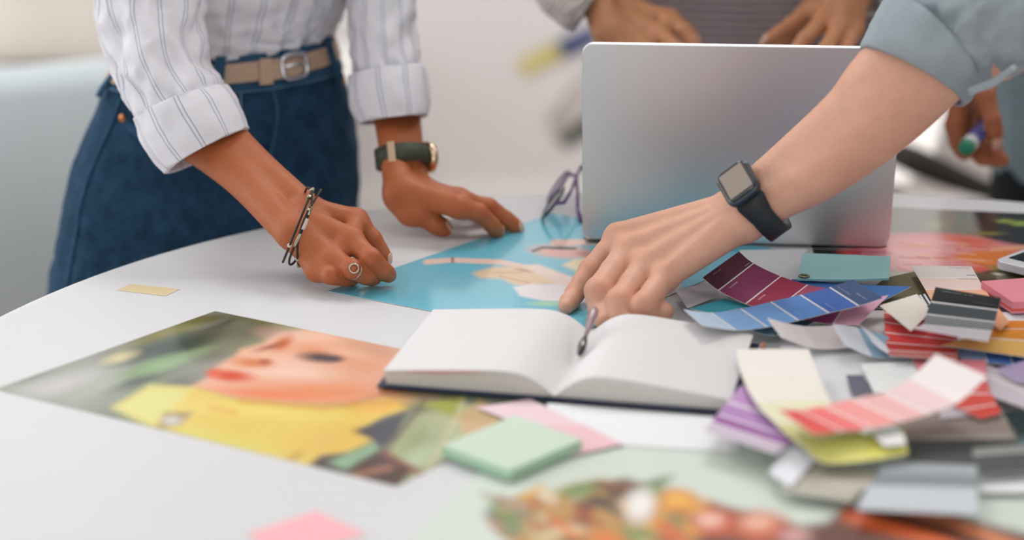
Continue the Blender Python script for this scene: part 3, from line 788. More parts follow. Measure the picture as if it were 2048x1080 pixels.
# cream / yellow / coral / purple
card('paint_card', 'lilac to purple paint card at the notebook corner', Z([(1482, 770), (1457, 801), (1437, 826), (1424, 843), (1409, 861)], .022, .02, .018, .018, .022),
     Z([(1640, 818), (1612, 850), (1590, 876), (1573, 890), (1552, 908)], .016, .016, .016, .018, .022), ['#bd94c4', '#b386bc', '#99609f', '#cdbfd0'], .09, lcol='#d9cfda')
card('paint_card', 'large cream to pale yellow paint card', Z([(1473, 698), (1484, 752), (1512, 806), (1556, 852), (1598, 892)], .026, .028, .026, .022, .02),
     Z([(1617, 698), (1638, 752), (1660, 800), (1700, 846), (1745, 884)], .026, .028, .026, .022, .02), ['#eae6de', '#e9e4d8', '#e4e1c0', '#dad79a'], .0)
card('paint_card', 'yellow paint card under the coral card', Z([(1592, 868), (1650, 880), (1730, 868), (1806, 852)], .026, .023, .022, .023), Z([(1612, 902), (1650, 926), (1735, 921), (1816, 906)], .026, .020, .020, .022), ['#d9d684', '#dcd97c', '#d8d46a'], .0)
card('paint_card', 'white card end lying on the yellow card', Z([(1738, 862), (1800, 853)], .026), Z([(1770, 893), (1813, 888)], .026), ['#e8e8e8'], 0)
card('paint_card', 'pink and red paint card under the coral card', Z([(1822, 715), (1850, 760), (1905, 810), (1962, 838)], .012), Z([(1972, 721), (1976, 770), (1990, 800), (2004, 826)], .012), ['#e68c96', '#e26a68', '#de5a50', '#dc5248'], .05)
card('paint_card', 'coral to blush paint card curling upwards', Z([(1872, 708), (1824, 753), (1771, 784), (1706, 797), (1649, 811), (1600, 820), (1556, 819)], .052, .040, .034, .033, .033, .034, .04),
     Z([(1974, 752), (1920, 802), (1861, 827), (1808, 842), (1747, 856), (1689, 862), (1628, 869)], .052, .040, .034, .033, .033, .034, .04),
     ['#e6dedd', '#e5c9c8', '#eab7b4', '#ef9f9b', '#ed7b78', '#e4605c'], .05)
card('paint_card', 'small slate grey card left of the coral card', Z([(1692, 750), (1726, 750)], .008), Z([(1706, 796), (1746, 786)], .008), ['#6a6878'], 0)
card('paint_card', 'white card beside the slate grey card', Z([(1722, 728), (1826, 722)], .010), Z([(1748, 786), (1850, 775)], .010), ['#e8eceb'], 0)
card('paint_card', 'taupe to dark grey paint card under the coral card', Z([(1795, 826), (1806, 870), (1822, 935)], .008, .009, .01), Z([(1985, 800), (2026, 866), (2060, 932)], .008, .009, .01), ['#9a8c84', '#4c514e'], .09, lcol='#a59a94')
card('paint_card', 'pale lilac-white card behind the taupe card', Z([(1880, 805), (1960, 790)], .010), Z([(1880, 838), (1990, 826)], .010), ['#cfc4cb'], 0)
card('paint_card', 'dark green card at the right table edge', Z([(2003, 822), (2080, 822)], .0095), Z([(2035, 872), (2090, 870)], .0095), ['#263839'], 0)
card('paint_card', 'dull teal card at the right edge below the dark green card', Z([(2026, 872), (2090, 862)], .0075), Z([(2050, 910), (2100, 905)], .0075), ['#5f7a7c'], 0)
card('paint_card', 'charcoal card with a pale line at the right edge', Z([(1948, 896), (1945, 910), (1955, 950)], .012), Z([(2080, 886), (2085, 900), (2090, 942)], .012), ['#8e8e8c', '#4f5452'], .02)
card('paint_card', 'steel grey to silver paint card in the front pile', Z([(1772, 923), (1758, 945), (1738, 970), (1712, 1018)], .014), Z([(1955, 931), (1955, 951), (1955, 976), (1958, 1030)], .014), ['#a3a9ad', '#868d93', '#c2c8ce'], .0)
card('paint_card', 'grey-beige paint card left of the steel grey card', Z([(1622, 925), (1592, 952), (1556, 982)], .010), Z([(1772, 948), (1740, 968), (1700, 1003)], .010), ['#a8a392', '#b9b5a7'], .08, lcol='#cbc7ba')
card('paint_card', 'white card corner below the purple card', Z([(1584, 876), (1634, 916)], .014, .012), Z([(1538, 945), (1580, 975)], .014, .012), ['#e9ebf1'], 0)
card('paint_card', 'lilac card corner at the right edge', Z([(1992, 738), (2080, 712)], .014), Z([(2030, 762), (2090, 772)], .014), ['#b6a4c8'], 0)
card('paint_card', 'pale mauve-white striped card at the right edge', Z([(1970, 728), (1972, 750), (1976, 790)], .010), Z([(2080, 770), (2085, 800), (2090, 830)], .010), ['#ddd2da', '#d5c9d3'], .06)
card('paint_card', 'golden yellow card strip at the right edge', Z([(1982, 782), (2080, 812)], .006), Z([(1988, 796), (2080, 828)], .006), ['#f0c25e'], 0)
card('paper_sheet', 'white sheet at the front right table edge', Z([(1955, 952), (2140, 940)], .0055), Z([(1958, 985), (2150, 985)], .0055), ['#e6e8e8'], 0, cat='paper', group=None)
# sticky notes
card('sticky_note', 'pale pink sticky notes fanned behind the green pad', Z([(953, 815), (1060, 798)], .0024), Z([(1120, 880), (1190, 862)], .0024), ['#e7ccd4'], 0, cat='sticky note', group=None)
card('sticky_note', 'rose sticky note corner right of the green pad', Z([(1060, 850), (1165, 848)], .0036), Z([(1140, 912), (1245, 888)], .0036), ['#e8bfc6'], 0, cat='sticky note', group=None)
gp = empty('sticky_pad', U(1030, 890, .002), 'thick light green sticky note pad in front of the notebook', 'notepad')
qg = [U(x, y, .012) for x, y in ((884, 890), (1030, 830), (1164, 878), (1020, 940))]
qg = [q - np.array([0, 0, .0085]) for q in qg]
for k in range(6):
    j = np.array([rs.uniform(-.0004, .0004), rs.uniform(-.0004, .0004), k * .0014])
    MB().prism([q + j for q in qg[::-1]], (0, 0, .00135)).build('sheet', cm('#aed2b4' if k < 5 else '#c6d9c6'), gp)
card('sticky_note', 'blurred pink sticky note lying alone at the front edge', Z([(492, 1068), (632, 1022)], .0008), Z([(560, 1115), (735, 1068)], .0008), ['#f2b3b8'], 0, cat='sticky note', group=None)
pp = empty('sticky_pad', U(2040, 580, .01), 'pink sticky note pad at the right table edge', 'notepad')
qk = [U(x, y, .022) for x, y in ((1963, 562), (2085, 553), (2100, 600), (2026, 604))]
for k in range(5):
    MB().prism([q - np.array([0, 0, .0022 * (k + 1)]) for q in qk[::-1]], (0, 0, .0021)).build('sheet', cm('#e68f9c' if k != 3 else '#e2604a'), pp)
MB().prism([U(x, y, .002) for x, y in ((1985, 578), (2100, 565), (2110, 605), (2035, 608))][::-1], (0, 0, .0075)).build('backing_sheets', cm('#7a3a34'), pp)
card('masking_tape', 'strip of beige masking tape stuck to the table', Z([(232, 580), (262, 568)], .0004), Z([(330, 592), (360, 578)], .0004), ['#cfbf98'], 0, th=.0002, cat='tape', group=None)
card('number_tag', 'small black and white striped slip beside the cream card', Z([(1838, 590), (1854, 587)], .015), Z([(1852, 612), (1866, 606)], .015), ['#e0e0e0', '#2a2c30', '#e0e0e0', '#22242a'], 0, cat='paper', group=None)
bead = empty('pencil_stub', U(1527, 696, .015), 'tiny brown pencil stub at the notebook page edge', 'pencil')
MB().tube([U(1527, 697, .017), U(1526, 688, .019)], [.0022, .0022], 6).build('wood_body', mat('pencil_wood', '#9a5a34', .5), bead)
MB().tube([U(1526, 688, .019), U(1525.5, 684, .0198)], [.0022, .0004], 6).build('pencil_tip', mat('pencil_lead', '#4a2a1c', .5), bead)
# white tablet at the right edge
ta = U(1988, 520, .012); tv1 = nrm(U(2060, 494, .012) - ta); tv2 = nrm(U(2060, 548, .012) - ta)
tv2 = nrm(tv2 - tv1 * (tv1 @ tv2)); tw, tl = .075, .145
tab = empty('phone', ta - np.array([0, 0, .0085]), 'white phone with black screen lying on the lily print', 'phone')
tc = ta + tv1 * tl / 2 + tv2 * tw / 2
MB().prism([tc + tv1 * a + tv2 * b - np.array([0, 0, .0085]) for a, b in rrect(tl, tw, .009)], (0, 0, .0085)).build('case', mat('white_gloss', '#dfe0e6', .3, coat=.3), tab, bevel=.0012)
MB().prism([tc + tv1 * a + tv2 * b for a, b in rrect(tl - .03, tw - .012, .002)], (0, 0, .0004)).build('screen', mat('phone_screen', '#2a3034', .12), tab)

# ------------------------------------------------------------------ eyeglasses
ga = U(1082, 445, .002); gx = nrm(np.array([.10, .995, 0])); gt = nrm(np.array([.995, -.10, 0])); gz = np.array([0, 0, 1.])
gl = empty('eyeglasses', ga - gz * .001, 'folded purple eyeglasses beside the laptop on the turquoise print', 'glasses')
m_pur = mat('purple_acetate', '#5d2f74', .25, var=.15, coat=.5); m_gd = mat('dark_teal_acetate', '#1d2f44', .25, coat=.5)
gls = mat_glass('lens_glass')
gn = nrm(gz * .80 + gt * .6)                       # the front leans over to the right
for k, c0 in enumerate((.027, .095)):
    ctr = ga + gx * c0 + gn * .017 + gz * .001
    rim = [ctr + gx * (.026 * math.copysign(abs(math.cos(a)) ** .75, math.cos(a))) + gn * (.0175 * math.copysign(abs(math.sin(a)) ** .8, math.sin(a))) for a in np.arange(28) * 2 * math.pi / 28]
    r_ = MB().tube(rim, .0018, 8, True).build('rim', m_pur if k else m_gd, gl, True)
    lnv = np.cross(gx, gn)
    MB().prism([ctr + (p - ctr) * .97 - lnv * .0006 for p in rim], lnv * .0012).build('lens', gls, r_)
MB().tube([ga + gx * .052 + gn * .022, ga + gx * .061 + gn * .027, ga + gx * .070 + gn * .022], .0018, 8).build('bridge', m_pur, gl, True)
h0 = ga + gx * .001 + gn * .026; h1 = ga + gx * .121 + gn * .026
MB().tube([h0, h0 + gt * .008 + gx * .004, h0 + gt * .012 + gx * .05 + gz * .001, h0 + gt * .014 + gx * .10 + gz * .004, h0 + gt * .017 + gx * .125 + gz * .008, h0 + gt * .026 + gx * .138 - gz * .006], [.0022, .002, .0019, .0019, .002, .0022], 8).build('temple', m_pur, gl, True)
MB().tube([h1, h1 + gt * .012 - gx * .004, h1 + gt * .017 - gx * .05 - gz * .006, h1 + gt * .020 - gx * .09 - gz * .012, h1 + gt * .026 - gx * .115 - gz * .022], [.0022, .002, .0019, .002, .0022], 8).build('temple', m_pur, gl, True)
# ------------------------------------------------------------------ people
def hand(wrist, mcps, fingers, thumb, pr=.0115, fr=(.0094, .0082, .0072, .0062), palm=.013, kk=.007, tendons=True, fscale=(1, 1, 1, .88)):
    """wrist: (radial, ulnar) points; mcps: index..little knuckles; fingers: [PIP, DIP, tip] each; thumb: [cmc, mcp, ip, tip]"""
    base, chains = [], []
    w0, w1 = wrist
    for i, m in enumerate(mcps):
        a = w0 + (w1 - w0) * (i / 3 * .8 + .1)
        base.append((a, m, palm * 1.08, pr * (1.0 if i < 3 else .92), .008))
        if tendons: pass
    for a, b in zip(mcps[:-1], mcps[1:]): base.append((a, b, pr * .82, pr * .82, .006))
    for i, (m, f) in enumerate(zip(mcps, fingers)):
        s = fscale[i]
        ch = [(m, fr[0] * s * 1.08), (m + (f[0] - m) * .5, fr[0] * s * .93), (f[0], fr[1] * s * 1.06)]
        ch += [(f[0] + (f[1] - f[0]) * .5, fr[1] * s * .93), (f[1], fr[2] * s * 1.02), (f[1] + (f[2] - f[1]) * .6, fr[2] * s * .96), (f[2], fr[3] * s)]
        chains.append((ch, kk))
    if thumb is not None:
        c, m, ip, t = thumb
        base.append((c, m, palm * 1.12, palm * .84, .008))
        chains.append(([(m, .0108), (m + (ip - m) * .5, .0094), (ip, .0096), (ip + (t - ip) * .5, .0094), (t, .0074)], .006))
    return base, chains
def limb(pts, rs_, k=.010):
    t = np.linspace(0, len(pts) - 1, (len(pts) - 1) * 5 + 1)
    return [(list(catmull(np.array(pts), t)), [float(q) for q in catmull(np.array(rs_)[:, None], t)[:, 0]], k)]
def body_mesh(parts, coarse, vox, skin, parent, spots=()):
    ms = [organic(b, c, vox) for b, c in parts]
    if coarse: ms.append(organic(coarse, [], .009))
    V, Q = join(ms)
    BV[parent] = BVHTree.FromPolygons(V.tolist(), Q.tolist())
    return obj('body', V, Q, skin, parent, True, col=tint(V, spots), colname='Tint')
def crumple(amp, fu, fv, seed, ridge=True, extra=None):
    def f(phi, v):
        out = np.zeros(phi.shape)
        for i in range(phi.shape[0]):
            for j in range(phi.shape[1]):
                p = Vector((math.cos(phi[i, j]) * fu + seed, math.sin(phi[i, j]) * fu, v[i, j] * fv + seed * .7))
                q = mnoise.fractal(p, .9, 2.1, 3)
                out[i, j] = (abs(q) * -1.6 + .45) if ridge else q
        out = out * amp
        if extra is not None: out = out + extra(phi, v)
        return out
    return f
def cuffloft(name, R, m, parent, wall=.006, disp=None, seg=72):
    """turned-back cuff: R = rings from opening to upper edge; rolled outside and back in"""
    (c0, A0, B0), (c1, A1, B1) = R[0], R[-1]
    sc_ = lambda r, k: (r[0], r[1] * k, r[2] * k)
    rr = [sc_(R[-1], .86), sc_(R[0], .88), sc_(R[0], .95), sc_(R[0], 1.0)] 
    ax = (c1 - c0)
    rr = [(c0 + ax * .5, A0 * .88, B0 * .88), (c0 + ax * .02, A0 * .9, B0 * .9), (c0 - ax * .02, A0 * .96, B0 * .96), (c0 + ax * .03, A0, B0)] + list(R[1:-1]) + [(c1 - ax * .03, A1, B1), (c1 + ax * .015, A1 * .965, B1 * .965), (c1 - ax * .03, A1 * .9, B1 * .9), (c0 + ax * .5, A0 * .86, B0 * .86)]
    return loft(rr, m, name, parent, disp=disp, sub=4, seg=seg)

# ================= woman in jeans =================
WY = 2.30                                      # plane of her hips (y)
def VY(x, y, yy):
    r = ray(x, y); return CAM + r * (yy / r[1])
wo = empty('person', (-.36, WY, 0), 'person in a white striped shirt and blue jeans leaning on the table', 'person')
sk_w = mat_skin('brown_skin', '#b3683c', '#a84e2b')
nail_w = mat('nail_pink', '#dcab95', .3, coat=.4)
# right arm (picture left) and hand
wrR = (D(612, 415, 2.03), D(582, 468, 2.00))
mR = [D(712, 441, 2.035), D(702, 480, 1.995), D(664, 520, 1.985), D(634, 540, 1.985)]
fR = [[D(744, 478, 2.035), D(761, 505, 2.037), D(769, 521, 2.037)],
      [D(742, 516, 1.975), D(766, 541, 1.985), D(779, 551, 1.995)],
      [D(704, 538, 1.970), D(732, 552, 1.982), D(750, 556, 1.995)],
      [D(662, 551, 1.972), D(690, 557, 1.985), D(708, 558, 1.998)]]
tR = [D(640, 430, 2.045), D(690, 470, 2.065), D(735, 515, 2.06), D(762, 540, 2.026)]
b1_, c1_ = hand(wrR, mR, fR, tR, pr=.0112, fr=(.0093, .0086, .0078, .0066), palm=.0125)
fo = limb([wrR[0], D(500, 325, 2.07), D(380, 215, 2.13)], [.0145, .0195, .027]) + limb([wrR[1], D(478, 350, 2.055), D(356, 245, 2.11)], [.0145, .0190, .027])
b1_ = fo + b1_
# left arm (picture right) and hand, flat on the table
wrL = (D(800, 385, 2.155), D(828, 372, 2.19))
mL = [D(918, 414, 2.125), D(926, 405, 2.155), D(918, 399, 2.185), D(905, 396, 2.21)]
fL = [[D(957, 424, 2.13), D(983, 449, 2.145), D(995, 464, 2.158)],
      [D(978, 414, 2.165), D(1012, 438, 2.172), D(1034, 455, 2.176)],
      [D(968, 412, 2.205), D(992, 436, 2.198), D(1004, 450, 2.180)],
      [D(944, 408, 2.235), D(962, 428, 2.215), D(972, 440, 2.200)]]
tL = [D(812, 403, 2.165), D(838, 424, 2.148), D(868, 446, 2.150), D(890, 459, 2.156)]
b2_, c2_ = hand(wrL, mL, fL, tL, pr=.0112, fr=(.0092, .0084, .0077, .0066), palm=.0135)
b2_ += [(D(812, 395, 2.155), D(820, 425, 2.15), .019, .0135, .014)]
b2_ = limb([wrL[0], D(787, 300, 2.195), D(782, 240, 2.23), D(770, 120, 2.28)], [.0160, .0150, .0180, .026]) + limb([wrL[1], D(820, 300, 2.21), D(808, 240, 2.25), D(785, 120, 2.29)], [.0150, .0145, .0180, .026]) + b2_
shR, shL = np.array([-.42, WY - .02, TZ + .62]), np.array([-.10, WY + .08, TZ + .62])
neck = (shR + shL) / 2 + np.array([0, .02, .08]); chest = (shR + shL) / 2 - np.array([0, 0, .12]); wst = np.array([-.33, WY, TZ + .15])
coarse = [(D(370, 230, 2.12), D(305, 60, 2.18), .036, .04, .03), (D(305, 60, 2.18), shR, .04, .05, .03), (D(778, 140, 2.285), D(768, -120, 2.31), .024, .029, .02), (D(768, -120, 2.31), shL, .029, .04, .02),
          (shR, shL, .06, .06, .05), (shR + [.08, 0, -.1], wst + [-.03, 0, 0], .085, .075, .06), (shL + [-.08, 0, -.1], wst + [.03, 0, 0], .085, .075, .06), (chest, neck, .08, .05, .05)]
spots = [(m, .012) for m in mR + mL] + [(f[0], .010) for f in fR + fL]
body_mesh([(b1_, c1_), (b2_, c2_)], coarse, .0016, sk_w, wo, spots)
bw = WLOC[wo]
nail(wo, fR[0][2], fR[0][1], RT * .8 + UP * .35 - FW * .35, .0052, .0058, nail_w)
nail(wo, tL[3], tL[2], UP * .75 - FW * .65, .0056, .0062, nail_w, -.0005)
nail(wo, fL[0][2], fL[0][1], UP * .6 - FW * .6 + RT * .5, .0052, .0058, nail_w, .003)
nail(wo, fL[1][2], fL[1][1], UP * .6 - FW * .6 + RT * .5, .0052, .0058, nail_w, .003)

# jeans
ROT = math.radians(33); fr_ = np.array([math.sin(ROT), -math.cos(ROT), 0]); la_ = np.array([math.cos(ROT), math.sin(ROT), 0])
QB = .70
rows = [(80, 264, 655), (116, 248, 664), (165, 218, 682), (220, 198, 696), (280, 172, 706), (345, 153, 712), (425, 139, 717), (520, 122, 720), (620, 104, 722), (760, 96, 722)]
jr = []
for y, l, r in rows:
    a, b = VY(l, y, WY), VY(r, y, WY); c = (a + b) / 2; w = (b - a)[0] / 2
    A = w / math.sqrt(math.cos(ROT) ** 2 + (QB * math.sin(ROT)) ** 2)
    jr.append((c, la_ * A, fr_ * A * QB))
m_den = mat_fabric('blue_denim', '#132c41', '#315674', weave=700, patch=55, bump=.6)
m_den2 = mat_fabric('denim_seam', '#20405c', '#3f6885', weave=700, patch=40, bump=.5)
m_thr = mat('seam_thread', '#6d8ba3', .8)
def jdisp(phi, v):
    c = crumple(.006, 2.4, 6, 4.2, False)(phi, v)
    fly = np.exp(-((phi - math.pi / 2) / .10) ** 2)
    return c * (0.3 + v) + .0015 * fly
JSEG = 96
jeans = loft(jr, m_den, 'jeans', wo, disp=jdisp, sub=6, seg=JSEG)
def jsurf(phi, t, off=0.):
    """point on the jeans: angle and row parameter"""
    c = catmull([r[0] for r in jr], [t])[0]; A = catmull([r[1] for r in jr], [t])[0]; B = catmull([r[2] for r in jr], [t])[0]
    d = A * math.cos(phi) + B * math.sin(phi); u = nrm(d)
    e = float(jdisp(np.array([[phi]]), np.array([[t / (len(jr) - 1)]]))[0, 0])
    return c + d + u * (e + off)
# legs
hipc = jr[-1][0]
for s, nm in ((-1, 'a'), (1, 'b')):
    lc0 = hipc + la_ * (s * .085)
    rg = [(lc0 + np.array([0, 0, .08]), la_ * .075, fr_ * .09), (lc0 + np.array([0, 0, -.02]), la_ * .085, fr_ * .095)]
    for z, a in ((.36, .075), (.24, .066), (.06, .07)):
        q = np.array([lc0[0] + la_[0] * s * .02, lc0[1], z]); rg.append((q, la_ * a, fr_ * a * 1.05))
    loft(rg, m_den, 'jeans_leg', wo, sub=4, seg=32)
    sh = MB(); f0 = np.array([lc0[0] + la_[0] * s * .02, lc0[1], 0]); 
    sh.prism([f0 + la_ * a + fr_ * (b + .05) for a, b in rrect(.09, .25, .044)], (0, 0, .07)).build('shoe', mat('white_shoe', '#dedcd8', .6), wo, bevel=.02)
def strip(name, path, w, m, parent, th=.0025, off=.001):
    """flat band following the jeans; path: (phi, t) pairs, w: half width given as (dphi, dt)"""
    mb = MB(); n = len(path); v = []
    for (p, t), (dp, dt) in zip(path, w):
        for o_ in (off, off + th):
            v.append(jsurf(p - dp, t - dt, o_)); v.append(jsurf(p + dp, t + dt, o_))
    f = []
    for i in range(n - 1):
        a, b = i * 4, (i + 1) * 4
        f += [(a + 2, a + 3, b + 3, b + 2), (a, b, b + 1, a + 1), (a, a + 2, b + 2, b), (a + 1, b + 1, b + 3, a + 3)]
    f += [(0, 1, 3, 2), (4 * n - 4, 4 * n - 2, 4 * n - 1, 4 * n - 3)]
    return mb.add(v, f).build(name, m, parent)
PI = math.pi
full = np.linspace(0, 2 * PI, 61)
wb = strip('waistband', [(p, .85) for p in full], [(0, .85)] * 61, m_den2, wo, .003, .0005)
strip('stitching', [(p, 1.66) for p in full], [(0, .012)] * 61, m_thr, jeans, .0008, .003)
strip('fly_seam', [(PI / 2 - .05 + .03 * math.sin(t * 2), t) for t in np.linspace(1.7, 5.6, 16)], [(.012, 0)] * 16, m_den2, jeans, .003, .001)
strip('stitching', [(PI / 2 + .20 - .16 * max(0, (t - 4.2) / 1.2), t) for t in np.linspace(1.7, 5.4, 14)], [(.006, 0)] * 14, m_thr, jeans, .0006, .001)
strip('side_seam', [(PI - .30 + .02 * t, t) for t in np.linspace(1.6, 8, 18)], [(.012, 0)] * 18, m_den2, jeans, .002, .0005)
strip('side_seam', [(-.25 + .0 * t, t) for t in np.linspace(1.6, 8, 14)], [(.012, 0)] * 14, m_den2, jeans, .002, .0005)
pk = [(PI - .36 - .62 * u, 2.55 + .65 * (1 - (1 - u) ** 2) - 1.6 * max(0, u - .55)) for u in np.linspace(0, 1, 14)]
strip('pocket_edge', pk, [(0, .13)] * 14, m_den2, jeans, .002, .001)
for u_, nm in ((0.0, 0), (.95, 1)):
    p = PI - .36 - .62 * u_ + .0; t = 2.55 + .65 * (1 - (1 - u_) ** 2) - 1.6 * max(0, u_ - .55)
    c = jsurf(p, t, .003); nrmv = nrm(jsurf(p, t, .02) - c)
    MB().tube([c - nrmv * .002, c + nrmv * .001, c + nrmv * .0022], [.0048, .0048, .003], 14).build('rivet', mat('copper', '#b9774a', .35, 1.), wo, True)
for p in (PI / 2 + .40, PI / 2 - .78, PI / 2 + 1.6, PI / 2 - 1.7, -PI / 2):
    strip('belt_loop', [(p, t) for t in np.linspace(-.05, 1.95, 8)], [(.045, 0)] * 8, m_den2, wo, .003, .0075)
p = PI / 2 - .78; c = jsurf(p, 1.9, .010); nv_ = nrm(jsurf(p, 1.9, .03) - c)
MB().tube([c, c + nv_ * .002], [.004, .0035], 12).build('rivet', mat('copper', '#b9774a', .35, 1.), wo, True)
# belt
m_belt = mat('tan_leather', '#b79a82', .5, var=.06, vscale=80, bump=.3)
belt = strip('belt', [(p, .88 + .12 * math.sin(p - PI / 2 - .5)) for p in full], [(0, .44)] * 61, m_belt, wo, .0032, .0035)
def bpt(p, dt, off): return jsurf(p, .88 + .12 * math.sin(p - PI / 2 - .5) + dt, off)
strip('belt_keeper', [(PI / 2 + .02, t) for t in np.linspace(.25, 1.42, 6)], [(.05, 0)] * 6, m_belt, belt, .003, .0072)
m_chr = mat('polished_steel', '#d8d8dc', .16, 1., var=.02)
bk = []
for a in np.arange(32) * 2 * PI / 32:
    ca, sa = math.cos(a), math.sin(a)
    bk.append(bpt(PI / 2 - .255 - .125 * math.copysign(abs(ca) ** .55, ca), .56 * math.copysign(abs(sa) ** .55, sa), .0095))
MB().tube(bk, .0028, 8, True).build('buckle', m_chr, belt, True)
MB().tube([bpt(PI / 2 - .15, 0, .010), bpt(PI / 2 - .38, 0, .012)], .002, 8).build('buckle_prong', m_chr, belt, True)
strip('belt_end', [(PI / 2 + .02 - .36 * u, .88 + .03) for u in np.linspace(0, 1, 8)], [(0, .38 if u < .99 else .2) for u in np.linspace(0, 1, 8)], m_belt, belt, .0025, .0068)
# shirt
m_shirt = mat_stripe('white_striped_cotton', '#dddce2', '#74889a', .028)
rowsS = [(112, 268, 640), (88, 250, 652), (68, 240, 664), (46, 234, 674), (10, 228, 686), (-40, 225, 702), (-150, 222, 706), (-300, 220, 712), (-470, 222, 712), (-600, 232, 704), (-700, 320, 620)]
srr = []
for i, (y, l, r) in enumerate(rowsS):
    a, b = VY(l, y, WY), VY(r, y, WY); c = (a + b) / 2; w = (b - a)[0] / 2
    A = w / math.sqrt(math.cos(ROT) ** 2 + (QB * math.sin(ROT)) ** 2)
    k = .93 if i == 0 else 1.0
    srr.append((c, la_ * A * k, fr_ * A * QB * k))
def shirtfold(phi, v):
    base = crumple(.010, 3.2, 5, 1.3, True)(phi, v)
    g = np.exp(-(v / .22) ** 2)
    return base + g * .006 * np.sin(phi * 17 + 2.2 * np.sin(phi * 5)) - .012 * np.exp(-(v / .05) ** 2)
loft(srr, m_shirt, 'shirt', wo, disp=shirtfold, sub=7, seg=128)
sl = [ringpx(392, 245, 2.105, 62, -46, .05), ringpx(352, 192, 2.115, 84, -38, .058), ringpx(322, 130, 2.13, 92, -18, .058), ringpx(306, 60, 2.15, 102, -6, .058), ringpx(303, -10, 2.17, 108, 0, .06), ringpx(310, -160, 2.20, 112, 6, .065), ringpx(345, -330, 2.24, 115, 12, .07), ringpx(400, -440, 2.27, 110, 40, .07)]
loft(sl, m_shirt, 'sleeve', wo, disp=crumple(.009, 1.7, 4.5, 8.1, True), sub=8, seg=80)
cf = [ringpx(413, 300, 2.085, 84, -46, .048), ringpx(395, 268, 2.09, 92, -47, .052), ringpx(376, 236, 2.098, 94, -44, .054), ringpx(361, 206, 2.105, 92, -37, .054)]
cuffloft('cuff', cf, m_shirt, wo, disp=crumple(.0035, 1.5, 2.5, 3.3, True))
sl2 = [ringpx(782, 190, 2.245, 62, -6, .045), ringpx(772, 130, 2.255, 66, -3, .05), ringpx(766, 60, 2.27, 66, 0, .052), ringpx(764, -20, 2.285, 66, 2, .055), ringpx(758, -160, 2.31, 72, 2, .06), ringpx(730, -330, 2.34, 84, 4, .065), ringpx(690, -440, 2.36, 84, 20, .065)]
loft(sl2, m_shirt, 'sleeve', wo, disp=crumple(.007, 1.7, 5, 5.7, True), sub=8, seg=72)
cf2 = [ringpx(786, 237, 2.225, 72, -9, .043), ringpx(781, 208, 2.23, 79, -11, .047), ringpx(776, 175, 2.235, 80, -12, .048), ringpx(773, 143, 2.245, 77, -12, .048)]
cuffloft('cuff', cf2, m_shirt, wo, disp=crumple(.003, 1.5, 2.5, 9.3, True))
# bracelets on the right wrist
bc_ = [D(612, 452, 2.012)]
def band_ring(ctr, A, B, n=40, wob=0., seed=0):
    return [ctr + A * math.cos(a) + B * math.sin(a) + nrm(np.cross(A, B)) * wob * math.sin(2 * a + seed) for a in np.arange(n) * 2 * PI / n]
brc = empty('bracelet', D(608, 455, 2.01), 'dark cord bracelet with silver bars on the woman\'s wrist', 'bracelet')
brc.parent = wo; brc.location = WLOC[brc] - WLOC[wo]
for k in ('label', 'category'): del brc[k]
m_cord = mat('black_cord', '#2c2420', .7); m_silv = mat('silver', '#b3aa98', .3, 1.); m_ivory = mat('ivory_bead', '#cdc2b4', .4)
brr = []
for i, (cx, cy, ax, ay, wv) in enumerate(((596, 450, 30, -74, 0.0), (612, 453, 22, -76, .004), (603, 453, 18, -77, -.004))):
    A = (RT * ax - UP * ay) * 2.012 / FPX; B = -FW * .037 + RT * .004
    rg_ = band_ring(D(cx, cy, 2.006), A, B, 44, wv, i * 1.3)
    brr.append(rg_)
    MB().tube(rg_, .0011, 7, True).build('cord', m_cord, brc, True)
for ri, i0, i1, mm, rr_ in ((2, 7, 9, m_silv, .0018), (2, 9.6, 11.6, m_ivory, .002), (2, 12.4, 15, m_silv, .0018), (0, 5, 5.5, m_silv, .0022), (0, 15, 15.4, m_ivory, .0022), (1, 8, 8.4, m_silv, .0022), (1, 18, 18.6, m_silv, .0022), (0, 2.2, 3.2, m_silv, .0024), (1, 21, 22.2, m_silv, .0022)):
    rg_ = np.array(brr[ri]); g = lambda t: rg_[int(t) % 44] * (1 - t % 1) + rg_[(int(t) + 1) % 44] * (t % 1)
    MB().tube([g(t) for t in np.linspace(i0, i1, 5)], rr_, 8).build('bead', mm, brc, True)
# ring on the ring finger
q0, q1 = mR[2], fR[2][0]; rc = fR[2][0] + (fR[2][1] - fR[2][0]) * .22; rd = nrm(fR[2][1] - fR[2][0]); ra1 = nrm(np.cross(rd, UP)); ra2 = np.cross(rd, ra1)
rgo = MB().tube([rc + ra1 * math.cos(a) * .0089 + ra2 * math.sin(a) * .0089 for a in np.arange(24) * PI / 12], .0011, 6, True).build('finger_ring', m_silv, wo, True)
rb_ = rc - FW * .0125 + UP * .002
MB().tube([rb_ + RT * math.cos(a) * .0042 + UP * math.sin(a) * .0042 for a in np.arange(20) * PI / 10], .0011, 6, True).build('ring_setting', m_silv, rgo, True)
